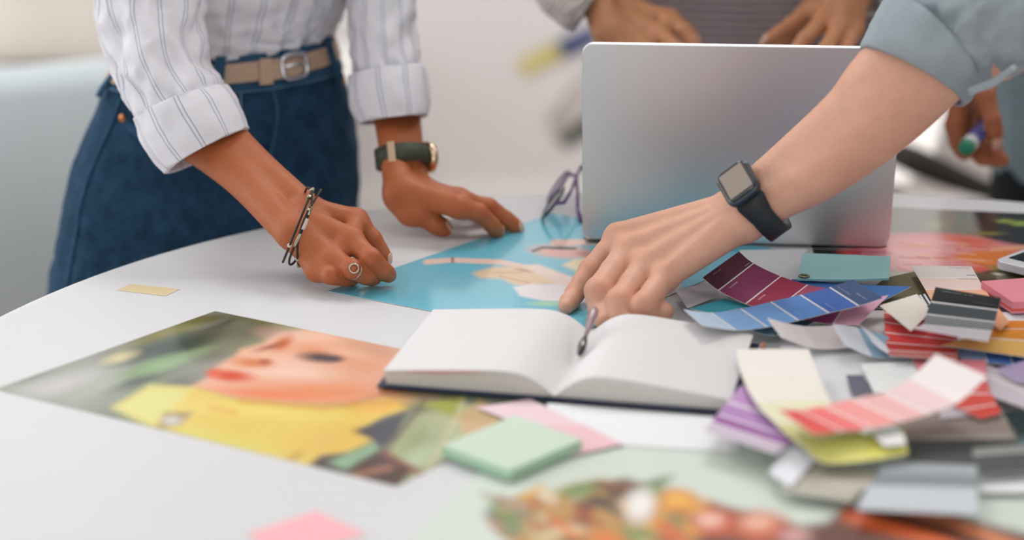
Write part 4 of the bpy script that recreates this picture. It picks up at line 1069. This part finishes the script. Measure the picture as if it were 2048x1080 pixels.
# watch on the left wrist
wt = empty('wristwatch', D(803, 318, 2.19)); wt.parent = wo; wt.location = WLOC[wt] - WLOC[wo]
A = (RT * 48 + UP * 5) * 2.19 / FPX; B = -FW * .0265 + UP * .004; ctr = D(803, 315, 2.195)
up_ = nrm(np.cross(A, B)); up_ = up_ * np.sign(up_ @ UP)
vv = []; NB = 48
for a in np.arange(NB) * 2 * PI / NB:
    p = ctr + A * math.cos(a) + B * math.sin(a); u = nrm(p - ctr)
    vv += [p - up_ * .0095, p - up_ * .0095 + u * .0028, p + up_ * .0095 + u * .0028, p + up_ * .0095]
ff = [(i * 4 + j, i * 4 + (j + 1) % 4, ((i + 1) % NB) * 4 + (j + 1) % 4, ((i + 1) % NB) * 4 + j) for i in range(NB) for j in range(4)]
obj('strap', vv, ff, mat('dark_green_strap', '#39402f', .6, bump=.3), wt, True)
a = math.radians(108); pc = ctr + A * math.cos(a) + B * math.sin(a); pu = nrm(pc - ctr); ps = nrm(np.cross(up_, pu))
MB().box(pc + pu * .0036, ps * .0042, up_ * .0115, pu * .0016).build('clasp', mat('pale_gold', '#dcc3a4', .25, 1.), wt, bevel=.001)
a = math.radians(-28); pc = ctr + A * math.cos(a) + B * math.sin(a); pu = nrm(pc - ctr); ps = nrm(np.cross(up_, pu))
MB().tube([pc + pu * .002, pc + pu * .009, pc + pu * .010], [.0165, .0165, .0145], 28).build('watch_case', mat('pale_gold', '#dcc3a4', .25, 1.), wt, True)

# ================= pointing arm =================
ma = empty('person', (.80, 2.0, 0), 'person in a light grey-blue shirt with rolled sleeve pointing over the notebook', 'person')
sk_m = mat_skin('fair_skin', '#d9ab93', '#c98468')
nail_m = mat('nail_fair', '#e6b9a8', .3, coat=.4)
wM = (D(1472, 411, 1.920), D(1494, 445, 1.892))
mM = [D(1236, 474, 1.968), D(1254, 502, 1.945), D(1290, 530, 1.925), D(1328, 556, 1.908)]
fM = [[D(1181, 540, 1.952), D(1149, 588, 1.940), D(1132, 614, 1.919)],
      [D(1196, 582, 1.900), D(1200, 618, 1.896), D(1207, 641, 1.877)],
      [D(1238, 604, 1.884), D(1240, 638, 1.877), D(1257, 647, 1.874)],
      [D(1288, 610, 1.872), D(1302, 636, 1.880), D(1330, 622, 1.888)]]
tM = [D(1440, 440, 1.95), D(1370, 495, 1.985), D(1300, 545, 1.99), D(1245, 590, 1.945)]
b3, c3 = hand(wM, mM, fM, tM, pr=.0128, fr=(.0112, .0108, .0094, .0080), palm=.0145, kk=.006, fscale=(.92, 1.05, 1.06, 1.0))
# tendon ridges and knuckles
for i in range(4):
    a = wM[0] + (wM[1] - wM[0]) * (.25 + i * .17)
    dr = nrm(UP * .75 - FW * .65)
    p0 = a + (mM[i] - a) * .3 + dr * .0142; p1 = mM[i] + dr * .0088
    b3.append((p0, p1, .0034, .0050, .005))
b3.append((D(1478, 420, 1.90), D(1330, 470, 1.93), .0030, .0024, .006))
b3 = limb([wM[0], D(1528, 366, 1.905), D(1610, 308, 1.890), D(1707, 230, 1.872), D(1774, 158, 1.86), D(1870, 70, 1.845)], [.0175, .0190, .0242, .0290, .0335, .035], .012) + limb([wM[1], D(1554, 400, 1.885), D(1640, 346, 1.875), D(1737, 268, 1.86), D(1806, 198, 1.85), D(1900, 105, 1.835)], [.0175, .0190, .0242, .0290, .0335, .035], .012) + b3
mshL, mshR = np.array([.78, 1.98, TZ + .66]), np.array([.86, 2.38, TZ + .66])
elb = D(1975, 60, 1.835)
coarse = [(D(1885, 88, 1.84), elb, .036, .040, .02), (elb, mshL, .040, .055, .03), (mshL, mshR, .07, .07, .05), ((mshL + mshR) / 2 + [0, 0, -.1], np.array([.9, 2.2, TZ + .15]), .12, .11, .06), ((mshL + mshR) / 2, (mshL + mshR) / 2 + [-.02, 0, .12], .06, .05, .05)]
spots = [(m, .013) for m in mM] + [(f[0], .013) for f in fM] + [(f[1], .009) for f in fM]
body_mesh([(b3, c3)], coarse, .0016, sk_m, ma, spots)
m_lin = mat_fabric('grey_blue_linen', '#949fa6', '#aab5ba', weave=500, patch=14, bump=.5)
# sleeve and turned-up cuff
sv = [ringpx(1850, 110, 1.85, 80, 76, .056), ringpx(1892, 72, 1.845, 74, 98, .062), ringpx(1955, 30, 1.835, 72, 118, .07), ringpx(2040, -20, 1.825, 74, 138, .075), ringpx(2160, -100, 1.83, 90, 140, .08), ringpx(2330, -270, 1.87, 150, 100, .09), (mshL + np.array([.02, .02, 0]), (RT * .05 - UP * .06), -FW * .085)]
loft(sv, m_lin, 'sleeve', ma, disp=crumple(.009, 1.6, 6, 2.7, True), sub=9, seg=96)
cv = [ringpx(1825, 152, 1.858, 102, 60, .060), ringpx(1838, 130, 1.854, 100, 72, .064), ringpx(1852, 104, 1.850, 94, 84, .066), ringpx(1866, 78, 1.847, 87, 92, .067)]
cuffloft('cuff', cv, m_lin, ma, disp=crumple(.003, 1.5, 2.5, 6.3, True))
# buttoned tab of the cuff
tq = [D(1940, 192, 1.80), D(1992, 172, 1.79), D(2034, 138, 1.79)]
tb_ = MB(); v = []
for i, p in enumerate(tq + [D(2030, 127, 1.79), D(1986, 158, 1.79), D(1934, 178, 1.80)]): v.append(p)
tb_.prism(v, -FW * .002 + UP * .0005).build('cuff_tab', m_lin, ma)
MB().tube([D(2026, 136, 1.789), D(2026, 136, 1.7875)], .0028, 14).build('button', mat('pearl_button', '#b9bbb8', .4), ma, True)
# torso beyond the frame
loft([(np.array([.92, 2.16, TZ + .05]), np.array([.02, .20, 0]), np.array([-.13, .02, 0])), (np.array([.90, 2.17, TZ + .25]), np.array([.02, .20, 0]), np.array([-.13, .02, 0])), (np.array([.86, 2.18, TZ + .45]), np.array([.02, .22, 0]), np.array([-.13, .02, 0])), (np.array([.83, 2.18, TZ + .62]), np.array([.02, .23, 0]), np.array([-.12, .02, 0])), (np.array([.82, 2.18, TZ + .76]), np.array([.0, .08, 0]), np.array([-.07, .0, 0]))], m_lin, 'shirt', ma, disp=crumple(.008, 2, 3, 1.1), sub=6, seg=64)
m_blackt = mat_fabric('black_trousers', '#15171b', '#22252a', weave=600, patch=12)
for s in (-1, 1):
    loft([(np.array([.93, 2.16 + s * .08, TZ + .10]), np.array([0, .105, 0]), np.array([-.12, 0, 0])), (np.array([.94, 2.16 + s * .09, TZ - .1]), np.array([0, .095, 0]), np.array([-.105, 0, 0])), (np.array([.95, 2.16 + s * .10, .4]), np.array([0, .075, 0]), np.array([-.08, 0, 0])), (np.array([.96, 2.16 + s * .11, .06]), np.array([0, .07, 0]), np.array([-.075, 0, 0]))], m_blackt, 'trouser_leg', ma, sub=4, seg=32)
    MB().prism([np.array([.93 - b, 2.16 + s * .11 + a, 0]) for a, b in rrect(.1, .28, .045)], (0, 0, .08)).build('shoe', mat('black_shoe', '#1a1a1a', .4), ma, bevel=.02)
# smart watch
sw = empty('wristwatch', D(1510, 400, 1.89)); sw.parent = ma; sw.location = WLOC[sw] - WLOC[ma]
m_rub = mat('black_rubber', '#1b2227', .55, var=.05); m_case = mat('space_grey_case', '#4b5157', .3, .8, var=.02); m_scr = mat('dark_glass', '#14161a', .05, coat=1.)
wctr = D(1517, 406, 1.898); wx = nrm(D(1650, 312, 1.880) - D(1505, 418, 1.900))
pdir = nrm((RT * .57 - UP * .82) - wx * ((RT * .57 - UP * .82) @ wx)); ddir = np.cross(wx, pdir); ddir = ddir * (1 if ddir @ FW < 0 else -1)
R2, R1 = .0325, .0315                              # wrist half-axes: in the picture plane, towards the camera
wa = math.radians(132)                             # where the case sits on the wrist
wpt = wctr + pdir * (R2 * math.cos(wa)) + ddir * (R1 * math.sin(wa))
wn = nrm(pdir * (math.cos(wa) / R2) + ddir * (math.sin(wa) / R1)); wy = np.cross(wn, wx)
wc = wpt + wn * .0105
hw = .0168; hh = .0192
# wx runs along the arm, wy across it
MB().prism([wc + wx * a + wy * b - wn * .0105 for a, b in rrect(2 * hw, 2 * hh, .0085, 8)], wn * .0085).build('watch_case', m_case, sw, bevel=.0028)
MB().prism([wc + wx * a + wy * b - wn * .002 for a, b in rrect(2 * hw - .0035, 2 * hh - .0035, .0075, 8)], wn * .0016).build('crystal', m_scr, sw, bevel=.0012)
MB().prism([wc + wx * a + wy * b - wn * .0003 for a, b in rrect(2 * hw - .010, 2 * hh - .010, .001, 3)], wn * .0003).build('display', mat('display_glass', '#8f8376', .12, var=.02, coat=.8), sw)
v = []; NS = 72
for i in range(NS):
    a = 2 * PI * i / NS
    p = wctr + pdir * (R2 * math.cos(a)) + ddir * (R1 * math.sin(a)); u = nrm(pdir * math.cos(a) / R2 + ddir * math.sin(a) / R1)
    da = abs((a - wa + PI) % (2 * PI) - PI)
    wdt = .0105 + .0035 * max(0, 1 - abs(da - .55) / .5)
    v += [p - wx * wdt + u * .0002, p - wx * wdt + u * .0026, p + wx * wdt + u * .0026, p + wx * wdt + u * .0002]
ff = [(i * 4 + j, i * 4 + (j + 1) % 4, ((i + 1) % NS) * 4 + (j + 1) % 4, ((i + 1) % NS) * 4 + j) for i in range(NS) for j in range(4)]
obj('strap', v, ff, m_rub, sw, True)

# ================= person typing behind the laptop =================
ty = empty('person', (.27, 2.60, 0), 'person in a grey knitted jumper typing behind the laptop', 'person')
sk_t = mat_skin('tan_skin', '#c9946e', '#bb6d45')
nail_t = mat('nail_tan', '#dcb09a', .3, coat=.4)
dT_ = 2.40
wt0 = (D(1262, 22, dT_ + .02), D(1215, 62, dT_ - .03))
mt0 = [D(1340, 40, dT_), D(1320, 72, dT_ - .03), D(1285, 95, dT_ - .04), D(1252, 108, dT_ - .04)]
ft0 = [[D(1368, 64, dT_ - .02), D(1388, 90, dT_ - .03), D(1398, 112, dT_ - .03)], [D(1356, 100, dT_ - .07), D(1378, 130, dT_ - .08), D(1388, 150, dT_ - .08)],
       [D(1322, 125, dT_ - .08), D(1345, 150, dT_ - .09), D(1358, 165, dT_ - .09)], [D(1282, 135, dT_ - .07), D(1300, 155, dT_ - .08), D(1312, 168, dT_ - .08)]]
tt0 = [D(1290, 35, dT_ + .02), D(1338, 38, dT_ + .035), D(1368, 58, dT_ + .03), D(1390, 84, dT_ + .02)]
b5, c5 = hand(wt0, mt0, ft0, tt0, palm=.0145)
b5 = limb([wt0[0], D(1235, -35, dT_ + .03), D(1170, -150, dT_ + .1)], [.0185, .02, .034]) + limb([wt0[1], D(1192, 0, dT_), D(1130, -110, dT_ + .08)], [.0185, .02, .034]) + b5
wt1 = (D(1668, -40, dT_), D(1718, -20, dT_ - .02))
mt1 = [D(1630, 14, dT_), D(1648, 40, dT_ - .03), D(1678, 55, dT_ - .04), D(1708, 60, dT_ - .03)]
ft1 = [[D(1588, 44, dT_ - .01), D(1552, 70, dT_ - .02), D(1532, 84, dT_ - .02)], [D(1610, 78, dT_ - .06), D(1588, 108, dT_ - .07), D(1578, 128, dT_ - .07)],
       [D(1652, 98, dT_ - .08), D(1636, 125, dT_ - .08), D(1628, 142, dT_ - .08)], [D(1692, 100, dT_ - .07), D(1682, 125, dT_ - .07), D(1676, 140, dT_ - .07)]]
tt1 = [D(1650, -5, dT_ + .02), D(1610, 30, dT_ + .03), D(1580, 62, dT_ + .03), D(1562, 90, dT_ + .02)]
b6, c6 = hand(wt1, mt1, ft1, tt1, palm=.0145)
b6 = limb([wt1[0], D(1700, -110, dT_ + .03), D(1760, -230, dT_ + .1)], [.0185, .02, .034]) + limb([wt1[1], D(1745, -95, dT_), D(1800, -200, dT_ + .08)], [.0185, .02, .034]) + b6
tsL, tsR = np.array([.10, 2.57, TZ + .66]), np.array([.44, 2.57, TZ + .66])
eL, eR = D(1110, -130, dT_ + .12), D(1800, -250, dT_ + .12)
coarse = [(D(1155, -110, dT_ + .08), eL, .034, .038, .03), (eL, tsL, .038, .05, .03), (D(1775, -205, dT_ + .08), eR, .034, .038, .03), (eR, tsR, .038, .05, .03), (tsL, tsR, .065, .065, .05), ((tsL + tsR) / 2, np.array([.27, 2.58, TZ + .15]), .085, .085, .05), ((tsL + tsR) / 2, (tsL + tsR) / 2 + [0, 0, .12], .06, .05, .05)]
body_mesh([(b5, c5), (b6, c6)], coarse, .0019, sk_t, ty, [(m, .012) for m in mt0 + mt1])
nail(ty, ft1[0][2], ft1[0][1], UP * .8 - FW * .6, .005, .006, nail_t)
nail(ty, tt0[3], tt0[2], UP * .8 - FW * .6, .0055, .006, nail_t)
m_kn = mat_knit('grey_knit', '#b0a6a8', '#85797c')
m_kn2 = mat_knit('pale_knit', '#d6cfca', '#bdb4af')
TYY = 2.58
trg = []
for y, l, r in ((330, 1190, 1760), (200, 1180, 1770), (60, 1180, 1775), (-100, 1165, 1790), (-300, 1140, 1815), (-500, 1120, 1830), (-640, 1150, 1800), (-720, 1290, 1660)):
    a, b = VY(l, y, TYY), VY(r, y, TYY); trg.append(((a + b) / 2, (b - a) / 2, np.array([0, -.11, 0])))
loft(trg, m_kn, 'jumper', ty, disp=crumple(.010, 1.8, 4, 6.1, True), sub=7, seg=96)
sa = [ringpx(1175, 20, dT_ - .005, 28, -40, .036, 0), ringpx(1160, 0, dT_, 36, -48, .042), ringpx(1120, -60, dT_ + .05, 50, -56, .055), ringpx(1080, -150, dT_ + .1, 62, -40, .06), ringpx(1110, -400, dT_ + .2, 80, 0, .065), ringpx(1180, -600, dT_ + .27, 80, 30, .07)]
loft(sa, m_kn2, 'jumper_sleeve', ty, disp=crumple(.006, 1.5, 5, 2.2, True), sub=6, seg=64)
sb = [ringpx(1745, -60, dT_ - .005, 40, 28, .036), ringpx(1760, -85, dT_, 48, 34, .042), ringpx(1800, -150, dT_ + .05, 58, 42, .055), ringpx(1850, -250, dT_ + .1, 66, 30, .06), ringpx(1830, -430, dT_ + .2, 80, 0, .065), ringpx(1770, -620, dT_ + .27, 80, -30, .07)]
loft(sb, m_kn2, 'jumper_sleeve', ty, disp=crumple(.006, 1.5, 5, 3.2, True), sub=6, seg=64)
m_skirt = mat_fabric('dark_trousers', '#2c3038', '#3a3f48')
for s in (-1, 1):
    loft([(np.array([.27 + s * .075, 2.60, TZ - .0]), np.array([.085, 0, 0]), np.array([0, -.09, 0])), (np.array([.27 + s * .085, 2.60, .4]), np.array([.075, 0, 0]), np.array([0, -.08, 0])), (np.array([.27 + s * .09, 2.60, .06]), np.array([.065, 0, 0]), np.array([0, -.07, 0]))], m_skirt, 'trouser_leg', ty, sub=4, seg=28)
    MB().prism([np.array([.27 + s * .09 + a, 2.55 + b, 0]) for a, b in rrect(.1, .26, .045)], (0, 0, .08)).build('shoe', mat('grey_shoe', '#55555a', .5), ty, bevel=.02)
# bead bracelet at her left wrist
bb = empty('bracelet', D(1735, 5, dT_ - .02)); bb.parent = ty; bb.location = WLOC[bb] - WLOC[ty]
ctr = D(1712, -12, dT_ - .005); A = (RT * 52 - UP * 26) * dT_ / FPX; B = -FW * .03 + UP * .012
for i in range(22):
    a = 2 * PI * i / 22; p = ctr + A * math.cos(a) + B * math.sin(a)
    MB().tube([p + UP * q for q in (-.0042, -.003, 0, .003, .0042)], [.0012, .0032, .0044, .0032, .0012], 10).build('bead', mat('pearl_bead', '#cfc8c2', .25, .3) if i % 3 else mat('dark_bead', '#4a3f3a', .4), bb, True)

# ================= person with the marker =================
mk = empty('person', (.78, 2.72, 0), 'person in a slate shirt and black trousers holding a green marker', 'person')
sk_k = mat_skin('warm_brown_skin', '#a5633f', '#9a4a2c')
nail_k = mat('nail_brown', '#c9957f', .3, coat=.4)
dk = 2.42
wk = (D(1975, 110, dk), D(1935, 105, dk + .02))
mk_ = [D(1920, 205, dk - .01), D(1935, 212, dk + .02), D(1948, 215, dk + .045), D(1960, 215, dk + .065)]
fk = [[D(1908, 250, dk - .02), D(1916, 285, dk - .02), D(1928, 308, dk - .01)],
      [D(1930, 285, dk + .02), D(1965, 314, dk - .005), D(2005, 321, dk - .02)],
      [D(1950, 285, dk + .05), D(1975, 305, dk + .03), D(2000, 312, dk + .01)],
      [D(1962, 275, dk + .07), D(1980, 292, dk + .05), D(1995, 296, dk + .035)]]
tk = [D(1965, 150, dk - .02), D(1970, 195, dk - .045), D(1985, 240, dk - .055), D(1992, 284, dk - .05)]
b7, c7 = hand(wk, mk_, fk, tk, pr=.0125, palm=.0145, fr=(.0108, .0100, .0092, .0078))
b7 = limb([wk[0], D(1990, 40, dk + .03), D(2040, -80, dk + .1)], [.02, .022, .036]) + limb([wk[1], D(1960, 40, dk + .05), D(2010, -80, dk + .12)], [.02, .022, .036]) + b7
ksh = np.array([.62, 2.60, TZ + .70]); ksh2 = np.array([.98, 2.75, TZ + .70])
coarse = [(D(2025, -60, dk + .1), D(2090, -220, dk + .15), .038, .042, .03), (D(2090, -220, dk + .15), ksh, .042, .055, .03), (ksh, ksh2, .07, .07, .05), ((ksh + ksh2) / 2, np.array([.80, 2.72, TZ + .1]), .13, .12, .05), ((ksh + ksh2) / 2, (ksh + ksh2) / 2 + [0, 0, .12], .06, .05, .05)]
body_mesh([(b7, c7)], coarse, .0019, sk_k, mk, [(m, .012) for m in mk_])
nail(mk, tk[3], tk[2], -FW, .0062, .007, nail_k)
m_sl = mat_fabric('slate_cotton', '#6b7c81', '#82939a', weave=500, patch=10)
kr = []
for y, l, r in ((345, 1993, 2420), (300, 1990, 2425), (220, 1995, 2430), (120, 2002, 2440), (0, 2010, 2450), (-200, 2000, 2470), (-420, 1990, 2480), (-560, 2020, 2450), (-640, 2140, 2330)):
    a, b = VY(l, y, 2.72), VY(r, y, 2.72); kr.append(((a + b) / 2, (b - a) / 2, np.array([.02, -.13, 0])))
loft(kr, m_sl, 'shirt', mk, disp=crumple(.007, 1.8, 4, 3.1, True), sub=6, seg=80)
ks = [ringpx(2000, 0, dk + .06, 60, 12, .05), ringpx(2030, -80, dk + .1, 72, 18, .058), ringpx(2080, -220, dk + .15, 84, 10, .065), ringpx(2060, -420, dk + .2, 95, -10, .07), (ksh, RT * .07, -FW * .07)]
loft(ks, m_sl, 'sleeve', mk, disp=crumple(.006, 1.5, 5, 4.4, True), sub=6, seg=64)
kt = []
for y, l, r in ((290, 1996, 2425), (330, 1990, 2430), (420, 1988, 2436), (560, 1984, 2440)):
    a, b = VY(l, y, 2.72), VY(r, y, 2.72); kt.append(((a + b) / 2, (b - a) / 2 * .985, np.array([.02, -.125, 0])))
loft(kt, m_blackt, 'trousers', mk, sub=4, seg=64)
for s in (-1, 1):
    cx_ = kt[-1][0][0] + s * .085
    loft([(np.array([cx_, 2.72, kt[-1][0][2] + .08]), np.array([.10, 0, 0]), np.array([0, -.12, 0])), (np.array([cx_ + s * .01, 2.72, .4]), np.array([.08, 0, 0]), np.array([0, -.085, 0])), (np.array([cx_ + s * .02, 2.72, .06]), np.array([.07, 0, 0]), np.array([0, -.075, 0]))], m_blackt, 'trouser_leg', mk, sub=4, seg=28)
    MB().prism([np.array([cx_ + s * .02 + a, 2.67 + b, 0]) for a, b in rrect(.1, .28, .045)], (0, 0, .08)).build('shoe', mat('black_shoe', '#1a1a1a', .4), mk, bevel=.02)
# the marker in that hand
g0 = D(1930, 298, dk - .075); g1 = D(1978, 244, dk + .0); gv = nrm(g1 - g0)
mkr = empty('marker_pen', g0, 'white marker pen with a green end held by the person in slate', 'marker')
MB().tube([g0, g0 + gv * .002, g0 + gv * .012, g0 + gv * .0125], [.0075, .0085, .0085, .0088], 20).build('end_plug', mat('green_plastic', '#12785a', .4), mkr, True)
MB().tube([g0 + gv * .0118, g0 + gv * .026], [.0089, .0089], 20).build('collar', mat('white_plastic', '#dcdcdc', .4), mkr, True)
MB().tube([g0 + gv * .026, g0 + gv * .10, g0 + gv * .102], [.0088, .0088, .006], 20).build('barrel', mat('violet_print_barrel', '#5a5a9c', .4, var=.3, vscale=150), mkr, True)
# ------------------------------------------------------------------ background
# pale grey lounge chair, far left
m_gr = mat_fabric('pale_grey_upholstery', '#b0babd', '#bcc5c8', weave=300, patch=3, bump=.2)
ch = empty('armchair', (-1.05, 3.55, 0), 'large pale grey rounded armchair behind the person in jeans', 'armchair')
def shell_back(cx, cy, r, z0, z1, th, a0, a1, dip):
    v = []; n = 40
    for i in range(n + 1):
        a = math.radians(a0 + (a1 - a0) * i / n); top = z1 - dip * abs(i / n * 2 - 1) ** 2.5
        for rr, z in ((r - th, z0), (r - th, top - .03), (r - th * .7, top), (r - th * .3, top), (r, top - .03), (r + .02, z0)):
            v.append((cx + rr * math.cos(a), cy + rr * math.sin(a), z))
    f = [(i * 6 + j, (i + 1) * 6 + j, (i + 1) * 6 + (j + 1) % 6, i * 6 + (j + 1) % 6) for i in range(n) for j in range(6)]
    f += [tuple(range(6)), tuple(range(n * 6, n * 6 + 6))[::-1]]
    return v, f
v, f = shell_back(-1.10, 3.75, .62, .12, .725, .14, -200, 20, .10)
obj('backrest', v, f, m_gr, ch, True)
MB().prism([(-1.10 + a, 3.80 + b, .18) for a, b in rrect(.95, .9, .2)], (0, 0, .24)).build('seat_cushion', m_gr, ch, bevel=.04)
for sx in (-1, 1):
    for sy in (-1, 1):
        MB().tube([(-1.10 + sx * .35, 3.78 + sy * .35, .2), (-1.10 + sx * .4, 3.78 + sy * .4, 0)], [.02, .014], 12).build('leg', m_leg, ch, True)
# beige cushion leaning against the wall behind it
cu = MB(); v = []
n = 24
for i in range(n + 1):
    for j in range(n + 1):
        s, t = i / n * 2 - 1, j / n * 2 - 1
        b = max(0, (1 - s ** 4) * (1 - t ** 4)) ** .5
        v.append((-.98 + s * .22, 4.72 - .09 * b, .64 + t * .2))
k = len(v); v += [(x, 4.80 + (4.72 - y) * .8, z) for x, y, z in v]
f = [(i * (n + 1) + j, (i + 1) * (n + 1) + j, (i + 1) * (n + 1) + j + 1, i * (n + 1) + j + 1) for i in range(n) for j in range(n)]
f += [tuple(k + q for q in g[::-1]) for g in f]
tag(obj('cushion', v, f, mat_fabric('beige_linen', '#d8cec4', '#dfd7cf', weave=400, patch=6), None, True), 'blurred beige cushion on the low bench by the back wall', 'cushion')
be = empty('bench', (-1.3, 4.72, 0), 'low white bench along the back wall at the left', 'bench')
MB().abox((-2.6, 4.45, .38), (-.35, 4.98, .44)).build('seat', mat('white_bench', '#e4e2e0', .5), be, bevel=.01)
for x in (-2.5, -1.5, -.47): MB().abox((x, 4.5, 0), (x + .05, 4.95, .38)).build('leg', m_leg, be)
# long white drape-like sofa throw behind the table is the wall itself; colour strips taped to it
WYb = Y1 - .012
def wallpt(x, y, yy=Y1 - .004):
    return VY(x, y, yy)
def wallcard(name, q, cols, label):
    P = [wallpt(*p) for p in q]; r = empty(name, np.mean(P, 0) - np.array([0, 0, .05]), label, 'paint card', 'colour strips on the back wall')
    K = len(cols)
    for i, c in enumerate(cols):
        a, b = i / K, (i + 1) / K
        quad = [P[0] * (1 - a) + P[1] * a, P[0] * (1 - b) + P[1] * b, P[3] * (1 - b) + P[2] * b, P[3] * (1 - a) + P[2] * a]
        MB().prism(quad, (0, -.003, 0)).build('colour_band', cm(c), r)
wallcard('wall_card', [(1030, 120), (1190, 48), (1205, 80), (1050, 155)], ['#cfc28a', '#c5b878', '#3f4d72', '#4a567c'], 'yellow and navy colour strip on the back wall left of the laptop')
wallcard('wall_card', [(1092, 240), (1180, 120), (1200, 150), (1120, 285)], ['#b4aca6', '#bdb5b0', '#c6bfba'], 'pale grey colour strip on the back wall left of the laptop')
wallcard('wall_card', [(1112, 280), (1185, 225), (1200, 255), (1135, 296)], ['#5d5f55', '#4a4e4a', '#45494a'], 'dark green-grey colour strip on the back wall left of the laptop')
# white moulded chair, right background
wc_ = empty('shell_chair', (.95, 3.55, 0), 'white moulded shell chair behind the laptop at the right', 'chair')
m_sh = mat('white_shell', '#e9e3df', .45, var=.02)
def chairshell():
    v = []; n = 26; m_ = 30
    prof_ = [(-.24, .44), (-.20, .455), (-.1, .445), (.02, .435), (.12, .445), (.18, .50), (.205, .60), (.23, .72), (.25, .82)]
    pc_ = catmull(np.array(prof_), np.linspace(0, len(prof_) - 1, m_ + 1))
    for j in range(m_ + 1):
        yy, zz = pc_[j]
        w = .235 * (1 - .25 * (j / m_) ** 3)
        for i in range(n + 1):
            s = i / n * 2 - 1
            v.append((s * w, yy - .06 * abs(s) ** 2.2 * (j / m_), zz + .07 * abs(s) ** 3 * (1 - j / m_) ))
    return v, [(j * (n + 1) + i, j * (n + 1) + i + 1, (j + 1) * (n + 1) + i + 1, (j + 1) * (n + 1) + i) for j in range(m_) for i in range(n)]
v, f = chairshell(); ra_ = math.radians(-140)
v = [(.78 + x * math.cos(ra_) - y * math.sin(ra_), 3.75 + x * math.sin(ra_) + y * math.cos(ra_), z) for x, y, z in v]
o = obj('shell', v, f, m_sh, wc_, True); s_ = o.modifiers.new('thickness', 'SOLIDIFY'); s_.thickness = .012
for sx in (-1, 1):
    for sy in (-1, 1):
        MB().tube([(.78 + sx * .1, 3.75 + sy * .1, .43), (.78 + sx * .24, 3.75 + sy * .24, 0)], [.014, .011], 12).build('leg', mat('dark_wood_leg', '#3a332d', .5), wc_, True)

pad = [VY(x, y, 3.42) for x, y in ((1780, 300), (1830, 322), (1890, 348), (1950, 372), (2010, 392), (2080, 405))]  # dark tube standing in for the shadow gap below the white chair
MB().tube(pad, [.020, .024, .022, .018, .014, .012], 12).build('shade_band', mat_fabric('charcoal_shade', '#35332f', '#454340'), wc_, True)
